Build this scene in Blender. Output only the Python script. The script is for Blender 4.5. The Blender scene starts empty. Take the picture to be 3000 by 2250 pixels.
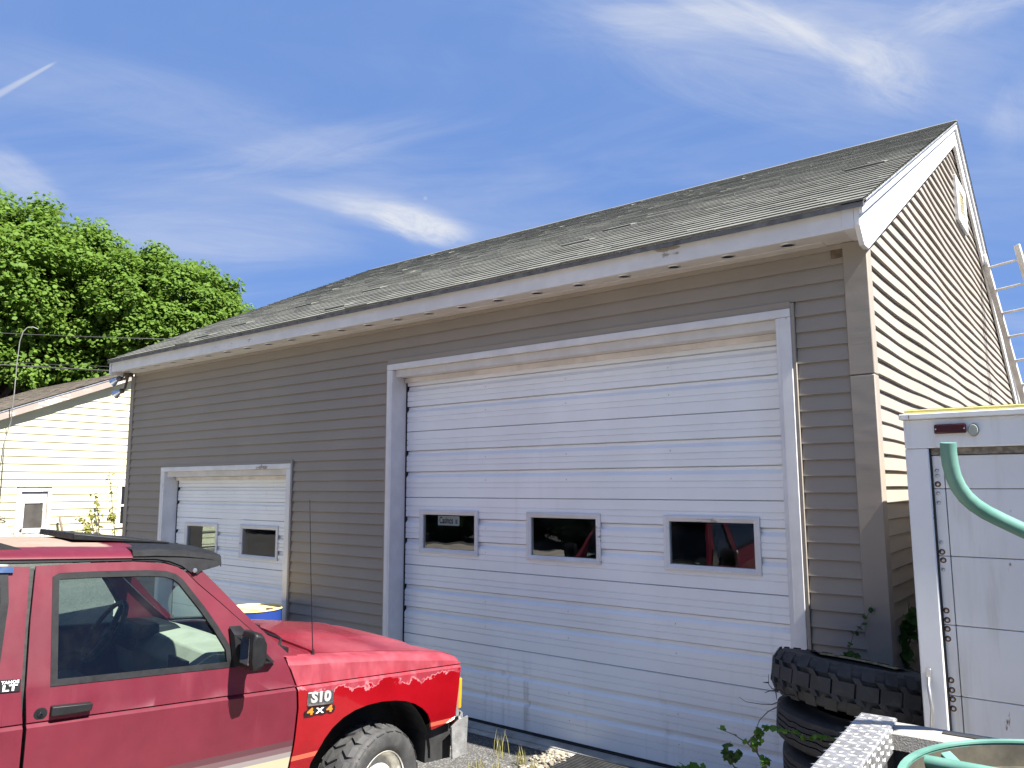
import bpy, bmesh, math, random
import numpy as np
from mathutils import Matrix, Vector
SC = bpy.context.scene
R = math.radians

# ------------------------------------------------------------ camera
cam_d = bpy.data.cameras.new('camera')
cam = bpy.data.objects.new('camera', cam_d)
SC.collection.objects.link(cam)
SC.camera = cam
cam_d.sensor_fit = 'HORIZONTAL'; cam_d.sensor_width = 36.0
cam_d.lens = 36.0 * 2253.57 / 3000.0
cam_d.clip_start = 0.05; cam_d.clip_end = 3000
YAW, PITCH, ROLL = R(37.7347), R(7.5187), R(-0.1856)
CAM = Vector((5.2447, -4.9898, 1.9361))
_f = Vector((-math.sin(YAW) * math.cos(PITCH), math.cos(YAW) * math.cos(PITCH), math.sin(PITCH)))
_r = Vector((math.cos(YAW), math.sin(YAW), 0)); _u = _r.cross(_f)
CR = _r * math.cos(ROLL) + _u * math.sin(ROLL)
CU = _u * math.cos(ROLL) - _r * math.sin(ROLL)
cam.matrix_world = Matrix(((CR.x, CU.x, -_f.x, CAM.x), (CR.y, CU.y, -_f.y, CAM.y), (CR.z, CU.z, -_f.z, CAM.z), (0, 0, 0, 1)))

def ray(px, py):
    """direction through a pixel of the 3000x2250 photograph"""
    return _f + CR * ((px - 1500) / 2253.57) + CU * ((1125 - py) / 2253.57)
def at(px, py, x=None, y=None, z=None, depth=None):
    d = ray(px, py)
    if depth is not None: return CAM + d * depth
    if x is not None: return CAM + d * ((x - CAM.x) / d.x)
    if y is not None: return CAM + d * ((y - CAM.y) / d.y)
    return CAM + d * ((z - CAM.z) / d.z)

# ------------------------------------------------------------ world, sun, exposure
SUN_EL, SUN_AZ = 54.0, -2.2          # azimuth counted from +X towards +Y
SKY_STRENGTH, SUN_STRENGTH, EXPOSURE = 0.075, 5.0, 1.82
world = bpy.data.worlds.new('World'); SC.world = world; world.use_nodes = True
wn, wl = world.node_tree.nodes, world.node_tree.links
wn.clear()
w_out = wn.new('ShaderNodeOutputWorld'); w_bg = wn.new('ShaderNodeBackground')
w_bg.inputs['Strength'].default_value = SKY_STRENGTH
wl.new(w_bg.outputs[0], w_out.inputs[0])
sky = wn.new('ShaderNodeTexSky'); sky.sky_type = 'NISHITA'; sky.sun_disc = False
sky.sun_elevation = R(SUN_EL); sky.sun_rotation = R(90 - SUN_AZ)
sky.altitude = 300; sky.air_density = 0.75; sky.dust_density = 0.0; sky.ozone_density = 5.0
w_tc = wn.new('ShaderNodeTexCoord')
def wmath(op, a, b=None, c=None, clamp=False):
    n = wn.new('ShaderNodeMath'); n.operation = op; n.use_clamp = clamp
    for i, q in enumerate((a, b, c)):
        if q is None: continue
        if isinstance(q, (int, float)): n.inputs[i].default_value = q
        else: wl.new(q, n.inputs[i])
    return n.outputs[0]
def wdot(v):
    n = wn.new('ShaderNodeVectorMath'); n.operation = 'DOT_PRODUCT'
    wl.new(w_tc.outputs['Generated'], n.inputs[0]); n.inputs[1].default_value = v
    return n.outputs['Value']
def wcomb(x, y, z=0.0):
    n = wn.new('ShaderNodeCombineXYZ')
    for i, q in enumerate((x, y, z)):
        if isinstance(q, (int, float)): n.inputs[i].default_value = q
        else: wl.new(q, n.inputs[i])
    return n.outputs[0]
def wnoise(vec, scale, detail=6, rough=0.6, dist=0.0):
    n = wn.new('ShaderNodeTexNoise'); n.inputs['Scale'].default_value = scale
    n.inputs['Detail'].default_value = detail; n.inputs['Roughness'].default_value = rough
    n.inputs['Distortion'].default_value = dist
    wl.new(vec, n.inputs['Vector']); return n.outputs['Fac']
def wstep(v, lo, hi):
    n = wn.new('ShaderNodeMapRange'); n.interpolation_type = 'SMOOTHSTEP'
    wl.new(v, n.inputs[0]); n.inputs[1].default_value = lo; n.inputs[2].default_value = hi
    return n.outputs[0]
def cloud(c_dir, along, size_a, size_b, lo, hi, scale, stretch, seed, amount):
    """one wisp of cirrus: an elongated patch of noise about a direction of the sky"""
    c = Vector(c_dir).normalized()
    a = Vector(along); a = (a - c * a.dot(c)).normalized(); b = c.cross(a)
    dc = wmath('MAXIMUM', wdot(c), 0.02)
    p = wmath('DIVIDE', wdot(a), dc); q = wmath('DIVIDE', wdot(b), dc)
    r2 = wmath('ADD', wmath('POWER', wmath('ABSOLUTE', wmath('DIVIDE', p, size_a)), 2.0),
               wmath('POWER', wmath('ABSOLUTE', wmath('DIVIDE', q, size_b)), 2.0))
    fall = wmath('SUBTRACT', 1.0, wstep(r2, 0.0, 1.0))
    fall = wmath('MULTIPLY', fall, wstep(wdot(c), 0.1, 0.3))
    nz = wnoise(wcomb(wmath('MULTIPLY', p, scale / stretch), wmath('MULTIPLY', q, scale), seed), 1.0, 9, 0.70, 1.3)
    m = wstep(wmath('ADD', nz, wmath('MULTIPLY', fall, 0.38)), lo, hi)
    return wmath('MULTIPLY', wmath('MULTIPLY', m, fall), amount)
masks = []
for px_, py_, qx_, qy_, la, lb, sc_, st_, am in (
        (1235, 662, 1420, 712, .090, .032, 34, 3.4, .62), (1150, 625, 1300, 660, .14, .032, 26, 5.0, .34), (1000, 595, 1200, 625, .12, .018, 24, 6.0, .26),
        (2180, 45, 2400, 135, .19, .028, 28, 7.0, .42), (2420, 115, 2560, 190, .16, .034, 28, 6.0, .22), (2590, 205, 2690, 275, .080, .050, 34, 2.4, .36),
        (2250, 120, 2560, 190, .42, .13, 16, 6.0, .26), (1960, 60, 2140, 70, .13, .03, 24, 6.0, .30), (2870, 0, 2990, -40, .10, .04, 26, 3.0, .36), (2980, 330, 3000, 270, .06, .04, 20, 3.0, .2),
        (560, 330, 900, 420, .42, .06, 18, 7.0, .16), (900, 440, 1250, 370, .28, .035, 26, 6.0, .20), (620, 690, 900, 705, .26, .05, 18, 7.0, .28), (10, 510, 110, 555, .08, .04, 22, 4.0, .36)):
    d0 = ray(px_, py_)
    masks.append(cloud(d0, ray(qx_, qy_) - d0, la, lb, 0.46, 1.12, sc_, st_, px_ * .013 + py_ * .007, am))
d0 = ray(-10, 260)
# thin veil over the whole sky, stretched in one direction
a_ = wdot((0.86, 0.5, 0.0)); b_ = wdot((-0.5, 0.86, 0.0)); z_ = wmath('ADD', wmath('MAXIMUM', wdot((0, 0, 1)), 0.0), 0.18)
veil = wnoise(wcomb(wmath('MULTIPLY', wmath('DIVIDE', a_, z_), 0.9), wmath('MULTIPLY', wmath('DIVIDE', b_, z_), 2.6), 4.0), 1.0, 8, 0.6, 0.8)
masks.append(wmath('MULTIPLY', wstep(veil, 0.36, 0.85), 0.26))
# contrail
d0 = ray(60, 240); c = d0.normalized(); a = ray(140, 193) - ray(0, 272); a = (a - c * a.dot(c)).normalized(); b = c.cross(a)
dc = wmath('MAXIMUM', wdot(c), 0.02)
p = wmath('DIVIDE', wdot(a), dc); q = wmath('DIVIDE', wdot(b), dc)
line = wmath('SUBTRACT', 1.0, wstep(wmath('ABSOLUTE', wmath('DIVIDE', q, wmath('MAXIMUM', wmath('SUBTRACT', 0.0036, wmath('MULTIPLY', p, 0.045)), 0.0008))), 0.2, 1.0))
line = wmath('MULTIPLY', line, wmath('SUBTRACT', 1.0, wstep(p, 0.03, 0.045)))
line = wmath('MULTIPLY', line, wstep(p, -0.5, -0.1)); line = wmath('MULTIPLY', line, wstep(wdot(c), 0.5, 0.7))
masks.append(wmath('MULTIPLY', line, 0.34))
# pale daytime moon
mv = ray(1246, 581).normalized()
masks.append(wmath('MULTIPLY', wstep(wdot(mv), math.cos(0.0030), math.cos(0.0015)), 0.16))
tot = masks[0]
for m in masks[1:]: tot = wmath('ADD', tot, m)
tot = wmath('MULTIPLY', tot, wstep(wdot((0, 0, 1)), 0.0, 0.1))
tot = wmath('MINIMUM', tot, 0.85)
hs = wn.new('ShaderNodeHueSaturation'); hs.inputs['Saturation'].default_value = 1.12; hs.inputs['Value'].default_value = 0.68
wl.new(sky.outputs[0], hs.inputs['Color'])
mix = wn.new('ShaderNodeMix'); mix.data_type = 'RGBA'
even = wn.new('ShaderNodeMix'); even.data_type = 'RGBA'; even.inputs['Factor'].default_value = 0.82
wl.new(hs.outputs[0], even.inputs['A']); even.inputs['B'].default_value = (0.76, 1.34, 2.90, 1)
wl.new(tot, mix.inputs['Factor']); wl.new(even.outputs['Result'], mix.inputs['A'])
CLOUD = 3.2
mix.inputs['B'].default_value = (CLOUD, CLOUD * 1.02, CLOUD * 1.06, 1)
wl.new(mix.outputs['Result'], w_bg.inputs['Color'])

sun_d = bpy.data.lights.new('sun', 'SUN'); sun_d.energy = SUN_STRENGTH; sun_d.angle = R(0.53); sun_d.color = (1.0, 0.955, 0.88)
sun = bpy.data.objects.new('sun', sun_d); SC.collection.objects.link(sun)
S_DIR = Vector((math.cos(R(SUN_EL)) * math.cos(R(SUN_AZ)), math.cos(R(SUN_EL)) * math.sin(R(SUN_AZ)), math.sin(R(SUN_EL))))
sun.rotation_euler = S_DIR.to_track_quat('Z', 'Y').to_euler(); sun.location = (30, 0, 40)
vs_ = SC.view_settings
vs_.view_transform = 'Standard'; vs_.look = 'None'; vs_.gamma = 1; vs_.exposure = EXPOSURE; vs_.use_curve_mapping = False
SC.cycles.max_bounces = 8; SC.cycles.transparent_max_bounces = 16
SC.cycles.caustics_reflective = False; SC.cycles.caustics_refractive = False

# ------------------------------------------------------------ helpers
def link(o, parent=None):
    SC.collection.objects.link(o)
    if parent is not None: o.parent = parent
    return o
def tag(o, label=None, cat=None, group=None, kind=None):
    if label: o['label'] = label
    if cat: o['category'] = cat
    if group: o['group'] = group
    if kind: o['kind'] = kind
    return o
def empty(name, loc=(0, 0, 0), rotz=0.0, label=None, cat=None, group=None):
    o = bpy.data.objects.new(name, None); o.empty_display_size = 0.2
    o.location = loc; o.rotation_euler = (0, 0, rotz); link(o)
    return tag(o, label, cat, group)
class MB:
    def __init__(s): s.v = []; s.f = []
    def add(s, verts, faces):
        n = len(s.v); s.v += [tuple(q) for q in verts]; s.f += [tuple(i + n for i in f) for f in faces]; return s
    def box(s, a, b):
        (x0, y0, z0), (x1, y1, z1) = a, b
        return s.add([(x0, y0, z0), (x1, y0, z0), (x1, y1, z0), (x0, y1, z0), (x0, y0, z1), (x1, y0, z1), (x1, y1, z1), (x0, y1, z1)],
                     [(0, 3, 2, 1), (4, 5, 6, 7), (0, 1, 5, 4), (1, 2, 6, 5), (2, 3, 7, 6), (3, 0, 4, 7)])
    def hexa(s, lo, hi):
        """8 corners: lower ring of four, upper ring of four"""
        return s.add(list(lo) + list(hi), [(0, 3, 2, 1), (4, 5, 6, 7), (0, 1, 5, 4), (1, 2, 6, 5), (2, 3, 7, 6), (3, 0, 4, 7)])
    def prism(s, poly, e, axis):
        """polygon of 3-D points extruded by vector e"""
        n = len(poly); e = Vector(e)
        P = [Vector(q) for q in poly]; Q = [q + e for q in P]
        return s.add(P + Q, [tuple(range(n))[::-1], tuple(range(n, 2 * n))] + [(i, (i + 1) % n, n + (i + 1) % n, n + i) for i in range(n)])
    def bar(s, a, b, w, h, up=(0, 0, 1)):
        a, b = Vector(a), Vector(b); t = (b - a).normalized(); up = Vector(up)
        sd = t.cross(up)
        if sd.length < 1e-5: sd = t.cross(Vector((1, 0, 0)))
        sd.normalize(); u = sd.cross(t)
        c = [(-w / 2, -h / 2), (w / 2, -h / 2), (w / 2, h / 2), (-w / 2, h / 2)]
        return s.hexa([a + sd * i + u * j for i, j in c], [b + sd * i + u * j for i, j in c])
    def tube(s, pts, r, n=8, caps=True):
        P = [Vector(q) for q in pts]
        if isinstance(r, (int, float)): r = [r] * len(P)
        rings = []; prev = None
        for i, q in enumerate(P):
            t = (P[min(i + 1, len(P) - 1)] - P[max(i - 1, 0)]).normalized()
            if prev is None:
                a = t.orthogonal().normalized()
            else:
                a = (prev - t * prev.dot(t))
                a = a.normalized() if a.length > 1e-6 else t.orthogonal().normalized()
            prev = a; b = t.cross(a)
            rings.append([q + (a * math.cos(2 * math.pi * k / n) + b * math.sin(2 * math.pi * k / n)) * r[i] for k in range(n)])
        V = [q for g in rings for q in g]; F = []
        for i in range(len(P) - 1):
            for k in range(n):
                F.append((i * n + k, i * n + (k + 1) % n, (i + 1) * n + (k + 1) % n, (i + 1) * n + k))
        if caps: F += [tuple(range(n))[::-1], tuple(range((len(P) - 1) * n, len(P) * n))]
        return s.add(V, F)
    def lathe(s, prof, n=24, mat=None, a0=0.0, a1=2 * math.pi):
        """profile of (radius, height) turned about z"""
        full = abs(a1 - a0 - 2 * math.pi) < 1e-6; m = n if full else n + 1
        V = []; F = []
        for k in range(m):
            t = a0 + (a1 - a0) * k / n
            for r, z in prof: V.append(Vector((r * math.cos(t), r * math.sin(t), z)))
        L = len(prof)
        for k in range(n):
            k2 = (k + 1) % m
            for i in range(L - 1): F.append((k * L + i, k2 * L + i, k2 * L + i + 1, k * L + i + 1))
        if mat is not None: V = [mat @ q for q in V]
        return s.add(V, F)
    def grid(s, fn, us, vs):
        n, m = len(us), len(vs)
        return s.add([fn(a, b) for a in us for b in vs], [(i * m + j, (i + 1) * m + j, (i + 1) * m + j + 1, i * m + j + 1) for i in range(n - 1) for j in range(m - 1)])
    def mesh(s, name):
        me = bpy.data.meshes.new(name); me.from_pydata([tuple(q) for q in s.v], [], s.f); me.update(); return me
    def build(s, name, mat, parent=None, smooth=None, bevel=0.0, solid=0.0, fix=True, bseg=2):
        me = s.mesh(name)
        return finish(me, name, mat, parent, smooth, bevel, solid, fix, bseg)
def finish(me, name, mat, parent=None, smooth=None, bevel=0.0, solid=0.0, fix=True, bseg=2):
    if fix:
        bm = bmesh.new(); bm.from_mesh(me)
        bmesh.ops.remove_doubles(bm, verts=bm.verts, dist=1e-5)
        bmesh.ops.recalc_face_normals(bm, faces=bm.faces); bm.to_mesh(me); bm.free()
    if smooth is not None:
        me.shade_smooth(); me.set_sharp_from_angle(angle=R(smooth))
    me.materials.append(mat)
    o = bpy.data.objects.new(name, me); link(o, parent)
    if solid:
        q = o.modifiers.new('solid', 'SOLIDIFY'); q.thickness = solid; q.offset = -1
        if smooth is not None:
            q = o.modifiers.new('split', 'EDGE_SPLIT'); q.split_angle = R(40); q.use_edge_sharp = False
    if bevel:
        q = o.modifiers.new('bevel', 'BEVEL'); q.width = bevel; q.segments = bseg; q.limit_method = 'ANGLE'; q.angle_limit = R(40)
        if smooth is None: me.shade_smooth(); me.set_sharp_from_angle(angle=R(40))
    return o
def copy_tree(o, parent=None):
    c = o.copy(); SC.collection.objects.link(c); c.parent = parent
    for k in [q for q in bpy.data.objects if q.parent == o]: copy_tree(k, c)
    return c
def text_mesh(body, size, extrude=0.002, bold=0.0):
    cu = bpy.data.curves.new('lettering', 'FONT'); cu.body = body; cu.size = size; cu.extrude = extrude; cu.offset = bold
    cu.align_x = 'CENTER'; cu.align_y = 'CENTER'; cu.resolution_u = 3
    o = bpy.data.objects.new('lettering', cu); SC.collection.objects.link(o)
    dg = bpy.context.evaluated_depsgraph_get()
    me = bpy.data.meshes.new_from_object(o.evaluated_get(dg)); bpy.data.objects.remove(o); bpy.data.curves.remove(cu)
    return me
def lettering(body, size, mat, parent, matrix, extrude=0.002, bold=0.0, name='lettering', sx=1.0):
    me = text_mesh(body, size, extrude, bold)
    me.transform(matrix @ Matrix.Diagonal((sx, 1, 1, 1)))
    me.materials.clear(); me.materials.append(mat)
    o = bpy.data.objects.new(name, me); link(o, parent); return o
def lerp_table(tab):
    xs = [a for a, _ in tab]; ys = [b for _, b in tab]
    return lambda q: float(np.interp(q, xs, ys))
def linspace(a, b, n): return [a + (b - a) * i / (n - 1) for i in range(n)]

# ------------------------------------------------------------ materials
class NT:
    def __init__(s, name):
        s.m = bpy.data.materials.new(name); s.m.use_nodes = True
        s.t = s.m.node_tree; s.n = s.t.nodes; s.l = s.t.links; s.n.clear()
        s.out = s.n.new('ShaderNodeOutputMaterial'); s.p = s.n.new('ShaderNodeBsdfPrincipled')
        s.l.new(s.p.outputs[0], s.out.inputs[0]); s.tc = s.n.new('ShaderNodeTexCoord')
        s.bump_h = None
    def set(s, **k):
        for a, b in k.items(): s.p.inputs[a.replace('_', ' ')].default_value = b
        return s
    def con(s, a, inp):
        if isinstance(a, (int, float)): inp.default_value = a
        elif isinstance(a, (tuple, list)): inp.default_value = tuple(a) + ((1,) if len(a) == 3 and inp.type == 'RGBA' else ())
        else: s.l.new(a, inp)
    def math(s, op, a, b=0.0, clamp=False):
        n = s.n.new('ShaderNodeMath'); n.operation = op; n.use_clamp = clamp
        s.con(a, n.inputs[0]); s.con(b, n.inputs[1]); return n.outputs[0]
    def map(s, scale=(1, 1, 1), loc=(0, 0, 0), src='Object'):
        n = s.n.new('ShaderNodeMapping'); n.inputs['Scale'].default_value = scale; n.inputs['Location'].default_value = loc
        s.l.new(s.tc.outputs[src], n.inputs[0]); return n.outputs[0]
    def noise(s, scale, detail=4, rough=0.55, vec=None, dist=0.0):
        n = s.n.new('ShaderNodeTexNoise'); n.inputs['Scale'].default_value = scale; n.inputs['Detail'].default_value = detail
        n.inputs['Roughness'].default_value = rough; n.inputs['Distortion'].default_value = dist
        s.l.new(vec if vec is not None else s.tc.outputs['Object'], n.inputs['Vector']); return n.outputs['Fac']
    def vor(s, scale, vec=None, out='Color'):
        n = s.n.new('ShaderNodeTexVoronoi'); n.inputs['Scale'].default_value = scale
        s.l.new(vec if vec is not None else s.tc.outputs['Object'], n.inputs['Vector']); return n.outputs[out]
    def step(s, v, lo, hi):
        n = s.n.new('ShaderNodeMapRange'); n.interpolation_type = 'SMOOTHSTEP'; s.con(v, n.inputs[0])
        n.inputs[1].default_value = lo; n.inputs[2].default_value = hi; return n.outputs[0]
    def rng(s, v, lo, hi, a, b):
        n = s.n.new('ShaderNodeMapRange'); s.con(v, n.inputs[0])
        for i, q in enumerate((lo, hi, a, b)): n.inputs[i + 1].default_value = q
        return n.outputs[0]
    def mix(s, f, a, b, mode='MIX'):
        n = s.n.new('ShaderNodeMix'); n.data_type = 'RGBA'; n.blend_type = mode
        s.con(f, n.inputs['Factor']); s.con(a, n.inputs['A']); s.con(b, n.inputs['B']); return n.outputs['Result']
    def sep(s, src='Object'):
        n = s.n.new('ShaderNodeSeparateXYZ'); s.l.new(s.tc.outputs[src], n.inputs[0]); return n.outputs
    def rnd(s):
        return s.n.new('ShaderNodeObjectInfo').outputs['Random']
    def color(s, c): s.con(c, s.p.inputs['Base Color']); return s
    def rough(s, c): s.con(c, s.p.inputs['Roughness']); return s
    def bump(s, h, strength=0.3, dist=0.01):
        n = s.n.new('ShaderNodeBump'); n.inputs['Strength'].default_value = strength; n.inputs['Distance'].default_value = dist
        s.con(h, n.inputs['Height'])
        if s.bump_h is not None: s.l.new(s.bump_h, n.inputs['Normal'])
        s.bump_h = n.outputs[0]; s.l.new(s.bump_h, s.p.inputs['Normal']); return s
def mul(c, k): return tuple(q * k for q in c)
def plain(name, c, rough=0.6, var=0.18, scale=6.0, metal=0.0, bump=0.15, bscale=60, spec=0.5):
    t = NT(name); n = t.noise(scale, 5)
    t.color(t.mix(t.step(n, 0.3, 0.7), mul(c, 1 - var), mul(c, 1 + var)))
    t.rough(t.rng(t.noise(scale * 2.3, 3), 0.3, 0.7, max(rough - 0.08, 0.03), min(rough + 0.08, 1)))
    t.set(Metallic=metal); t.p.inputs['Specular IOR Level'].default_value = spec
    if bump: t.bump(t.noise(bscale, 3), bump, 0.003)
    return t.m
def siding_mat(name, c, k=0.05, rough=0.55):
    t = NT(name)
    grain = t.noise(1.0, 5, 0.6, t.map((2.5, 2.5, 140)))
    blot = t.noise(0.9, 5, 0.6)
    col = t.mix(t.step(blot, 0.35, 0.7), mul(c, 1 - k), mul(c, 1 + k))
    col = t.mix(t.math('MULTIPLY', t.step(t.noise(1.0, 4, 0.6, t.map((9, 9, 0.9))), 0.55, 0.8), 0.18), col, mul(c, 0.72))
    col = t.mix(t.math('MULTIPLY', t.rnd(), 0.16), col, mul(c, 0.82))
    t.color(col); t.rough(t.rng(blot, 0.3, 0.7, rough - 0.06, rough + 0.06))
    t.p.inputs['Specular IOR Level'].default_value = 0.35
    t.bump(grain, 0.12, 0.003); t.bump(t.noise(3.0, 2, 0.5, t.map((1, 1, 2))), 0.25, 0.012)
    return t.m
def painted_wood(name, c, wear=0.62, under=(0.24, 0.2, 0.16), axis=0):
    t = NT(name)
    sc = [18, 18, 18]; sc[axis] = 1.6
    g = t.noise(1.0, 6, 0.65, t.map(tuple(sc)))
    blot = t.noise(2.2, 6, 0.65)
    flake = t.step(t.math('ADD', t.math('MULTIPLY', g, 0.55), t.math('MULTIPLY', blot, 0.6)), wear, wear + 0.03)
    col = t.mix(t.step(t.noise(5, 5), 0.3, 0.75), mul(c, 0.86), c)
    col = t.mix(t.math('MULTIPLY', t.step(t.noise(1.0, 5, 0.6, t.map((3, 3, 1.2))), 0.5, 0.8), 0.35), col, mul((c[0], c[1] * 0.97, c[2] * 0.9), 0.7))
    col = t.mix(t.math('MULTIPLY', flake, 0.8), col, under)
    t.color(col); t.rough(t.rng(flake, 0, 1, 0.45, 0.85)); t.bump(g, 0.2, 0.004); t.bump(flake, -0.35, 0.003)
    return t.m
M = {}
M['siding'] = siding_mat('tan_vinyl_siding', (0.30, 0.265, 0.222))
M['tan_trim'] = siding_mat('tan_vinyl_trim', (0.30, 0.265, 0.222), 0.03)
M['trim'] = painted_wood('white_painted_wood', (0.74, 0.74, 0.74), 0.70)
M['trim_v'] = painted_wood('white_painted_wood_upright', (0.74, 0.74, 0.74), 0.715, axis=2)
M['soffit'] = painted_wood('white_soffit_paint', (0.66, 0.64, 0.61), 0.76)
def door_mat():
    t = NT('white_door_enamel'); xyz = t.sep()
    c = (0.86, 0.885, 0.90)
    col = t.mix(t.step(t.noise(1.4, 5), 0.3, 0.75), mul(c, 0.93), mul(c, 1.03))
    streak = t.step(t.noise(1.0, 5, 0.65, t.map((9, 9, 0.7))), 0.55, 0.85)
    low = t.math('SUBTRACT', 1.0, t.step(xyz[2], 0.05, 0.75))
    dirt = t.math('MULTIPLY', t.math('ADD', t.math('MULTIPLY', low, 0.55), 0.12), streak)
    col = t.mix(dirt, col, (0.3, 0.28, 0.24))
    spots = t.step(t.vor(7, t.map((1, 1, 2.2)), 'Distance'), 0.030, 0.018)
    col = t.mix(t.math('MULTIPLY', spots, 0.5), col, (0.12, 0.12, 0.13))
    t.color(col); t.rough(t.rng(streak, 0, 1, 0.36, 0.55)); t.bump(t.noise(45, 3), 0.05, 0.002)
    t.bump(t.noise(1.1, 1, .4, t.map((.5, 1, 1))), 0.05, 0.02)
    return t.m
M['door'] = door_mat()
M['steel'] = plain('bare_steel', (0.55, 0.55, 0.56), 0.35, 0.15, 12, 1.0)
M['chrome'] = plain('chrome', (0.80, 0.80, 0.81), 0.09, 0.08, 9, 1.0, 0.0)
M['alu'] = plain('dull_aluminium', (0.62, 0.62, 0.62), 0.45, 0.1, 9, 1.0, 0.1)
M['black'] = plain('black_plastic', (0.009, 0.0095, 0.011), 0.5, 0.25, 14, 0, 0.06, 220, 0.22)
M['dark'] = plain('dark_rubber', (0.016, 0.016, 0.017), 0.75, 0.3, 20, 0, 0.3, 90)
M['shade'] = plain('dark_interior', (0.05, 0.045, 0.04), 0.9, 0.3, 2)
M['concrete'] = plain('concrete', (0.32, 0.31, 0.28), 0.9, 0.25, 5, 0, 0.5, 40)
M['grey_plastic'] = plain('grey_plastic', (0.30, 0.285, 0.26), 0.6, 0.1, 8, 0, 0.6, 260)
def glass(name, tint, base_r=0.04, rough=0.0, dirt=0.07):
    t = NT(name); t.n.remove(t.p)
    tr = t.n.new('ShaderNodeBsdfTransparent'); tr.inputs[0].default_value = tuple(tint) + (1,)
    gl = t.n.new('ShaderNodeBsdfGlossy'); gl.inputs['Color'].default_value = (1, 1, 1, 1); gl.inputs['Roughness'].default_value = rough
    ge = t.n.new('ShaderNodeNewGeometry'); dt = t.n.new('ShaderNodeVectorMath'); dt.operation = 'DOT_PRODUCT'
    t.l.new(ge.outputs['Incoming'], dt.inputs[0]); t.l.new(ge.outputs['Normal'], dt.inputs[1])
    cs = t.math('SUBTRACT', 1.0, t.math('ABSOLUTE', dt.outputs['Value']))
    fres = t.math('ADD', base_r * 2, t.math('MULTIPLY', t.math('POWER', cs, 5.0), .9), True)
    b = t.n.new('ShaderNodeBump'); b.inputs['Strength'].default_value = 0.06; b.inputs['Distance'].default_value = 0.02
    t.l.new(t.noise(2.2, 2), b.inputs['Height']); t.l.new(b.outputs[0], gl.inputs['Normal'])
    fac = fres
    mx = t.n.new('ShaderNodeMixShader'); t.l.new(fac, mx.inputs[0]); t.l.new(tr.outputs[0], mx.inputs[1]); t.l.new(gl.outputs[0], mx.inputs[2])
    d = t.n.new('ShaderNodeBsdfDiffuse'); d.inputs[0].default_value = (0.5, 0.48, 0.42, 1)
    m2 = t.n.new('ShaderNodeMixShader')
    t.l.new(t.math('MULTIPLY', t.step(t.noise(5, 6, 0.7), 0.45, 0.8), dirt), m2.inputs[0]); t.l.new(mx.outputs[0], m2.inputs[1]); t.l.new(d.outputs[0], m2.inputs[2])
    t.l.new(m2.outputs[0], t.out.inputs[0]); return t.m
M['pane'] = glass('window_glass', (0.62, 0.66, 0.66), 0.045)
M['car_glass'] = glass('tinted_car_glass', (0.68, 0.80, 0.76), 0.022, 0.0, 0.012)
def shingle_mat(name, a, b, moss):
    t = NT(name)
    v = t.vor(1.0, t.map((3.3, 7.8, 7.8)), 'Color')
    s = t.n.new('ShaderNodeSeparateColor'); t.l.new(v, s.inputs[0])
    n1 = t.noise(0.8, 6, 0.65); n2 = t.noise(130, 2, 0.8)
    col = t.mix(t.step(n1, 0.3, 0.7), a, b)
    col = t.mix(t.math('MULTIPLY', t.step(n2, 0.35, 0.7), 0.5), col, mul(b, 1.5))
    streak = t.step(t.noise(1.0, 6, 0.65, t.map((5, 0.5, 0.5))), 0.5, 0.75)
    col = t.mix(t.math('MULTIPLY', streak, 0.25), col, mul(a, 0.6))
    lich = t.step(t.math('ADD', t.noise(1.3, 3, 0.5, t.map((1, 2.4, 2.4))), t.math('MULTIPLY', t.noise(14, 4), 0.28)), 0.86, 0.90)
    col = t.mix(t.math('MULTIPLY', lich, moss), col, (0.42, 0.43, 0.34))
    col = t.mix(t.math('MULTIPLY', t.rnd(), 0.12), col, mul(a, 0.7))
    t.color(col); t.rough(0.92); t.p.inputs['Specular IOR Level'].default_value = 0.15
    t.bump(n2, 0.5, 0.004); t.bump(t.noise(14, 4), 0.4, 0.01)
    return t.m
M['shingle'] = shingle_mat('grey_asphalt_shingle', (0.105, 0.107, 0.098), (0.145, 0.147, 0.132), 0.8)
M['brown_shingle'] = shingle_mat('brown_asphalt_shingle', (0.10, 0.085, 0.07), (0.15, 0.13, 0.105), 0.2)

# ------------------------------------------------------------ ground
def gz(y): return -0.04 if y > -1.9 else -0.04 + 0.052 * (min(-1.9 - y, 6.5))
def asphalt():
    t = NT('worn_asphalt')
    n = t.noise(0.6, 6, 0.6); ag = t.vor(95, None, 'Color'); sc = t.n.new('ShaderNodeSeparateColor'); t.l.new(ag, sc.inputs[0])
    col = t.mix(t.step(n, 0.3, 0.7), (0.042, 0.041, 0.040), (0.068, 0.066, 0.063))
    col = t.mix(t.math('MULTIPLY', t.step(sc.outputs[0], 0.62, 0.95), 0.75), col, (0.20, 0.195, 0.18))
    col = t.mix(t.math('MULTIPLY', t.step(t.noise(2.6, 5, 0.65), 0.56, 0.72), 0.5), col, (0.10, 0.095, 0.08))
    t.color(col); t.rough(0.93); t.bump(t.vor(95, None, 'Distance'), 0.6, 0.008); t.bump(t.noise(6, 4), 0.3, 0.02)
    return t.m
M['asphalt'] = asphalt()
xs = [-600, -250, -100, -60, -40, -30] + linspace(-24, 12, 37) + [16, 22, 30, 60, 100, 250, 600]
ys = [-600, -250, -100, -60, -30, -20, -14, -10, -8.4] + linspace(-8, 12, 41) + [16, 24, 40, 70, 120, 260, 600]
g = MB(); g.grid(lambda a, b: (a, b, gz(b)), xs, ys)
tag(g.build('ground', M['asphalt'], None, 60), kind='structure')
M['lot'] = plain('pale_bounce_gravel', (.36, .335, .29), .95, .2, 3, 0, .8, 50)  # unseen pale sheet added to bounce light onto the shaded front wall
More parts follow.
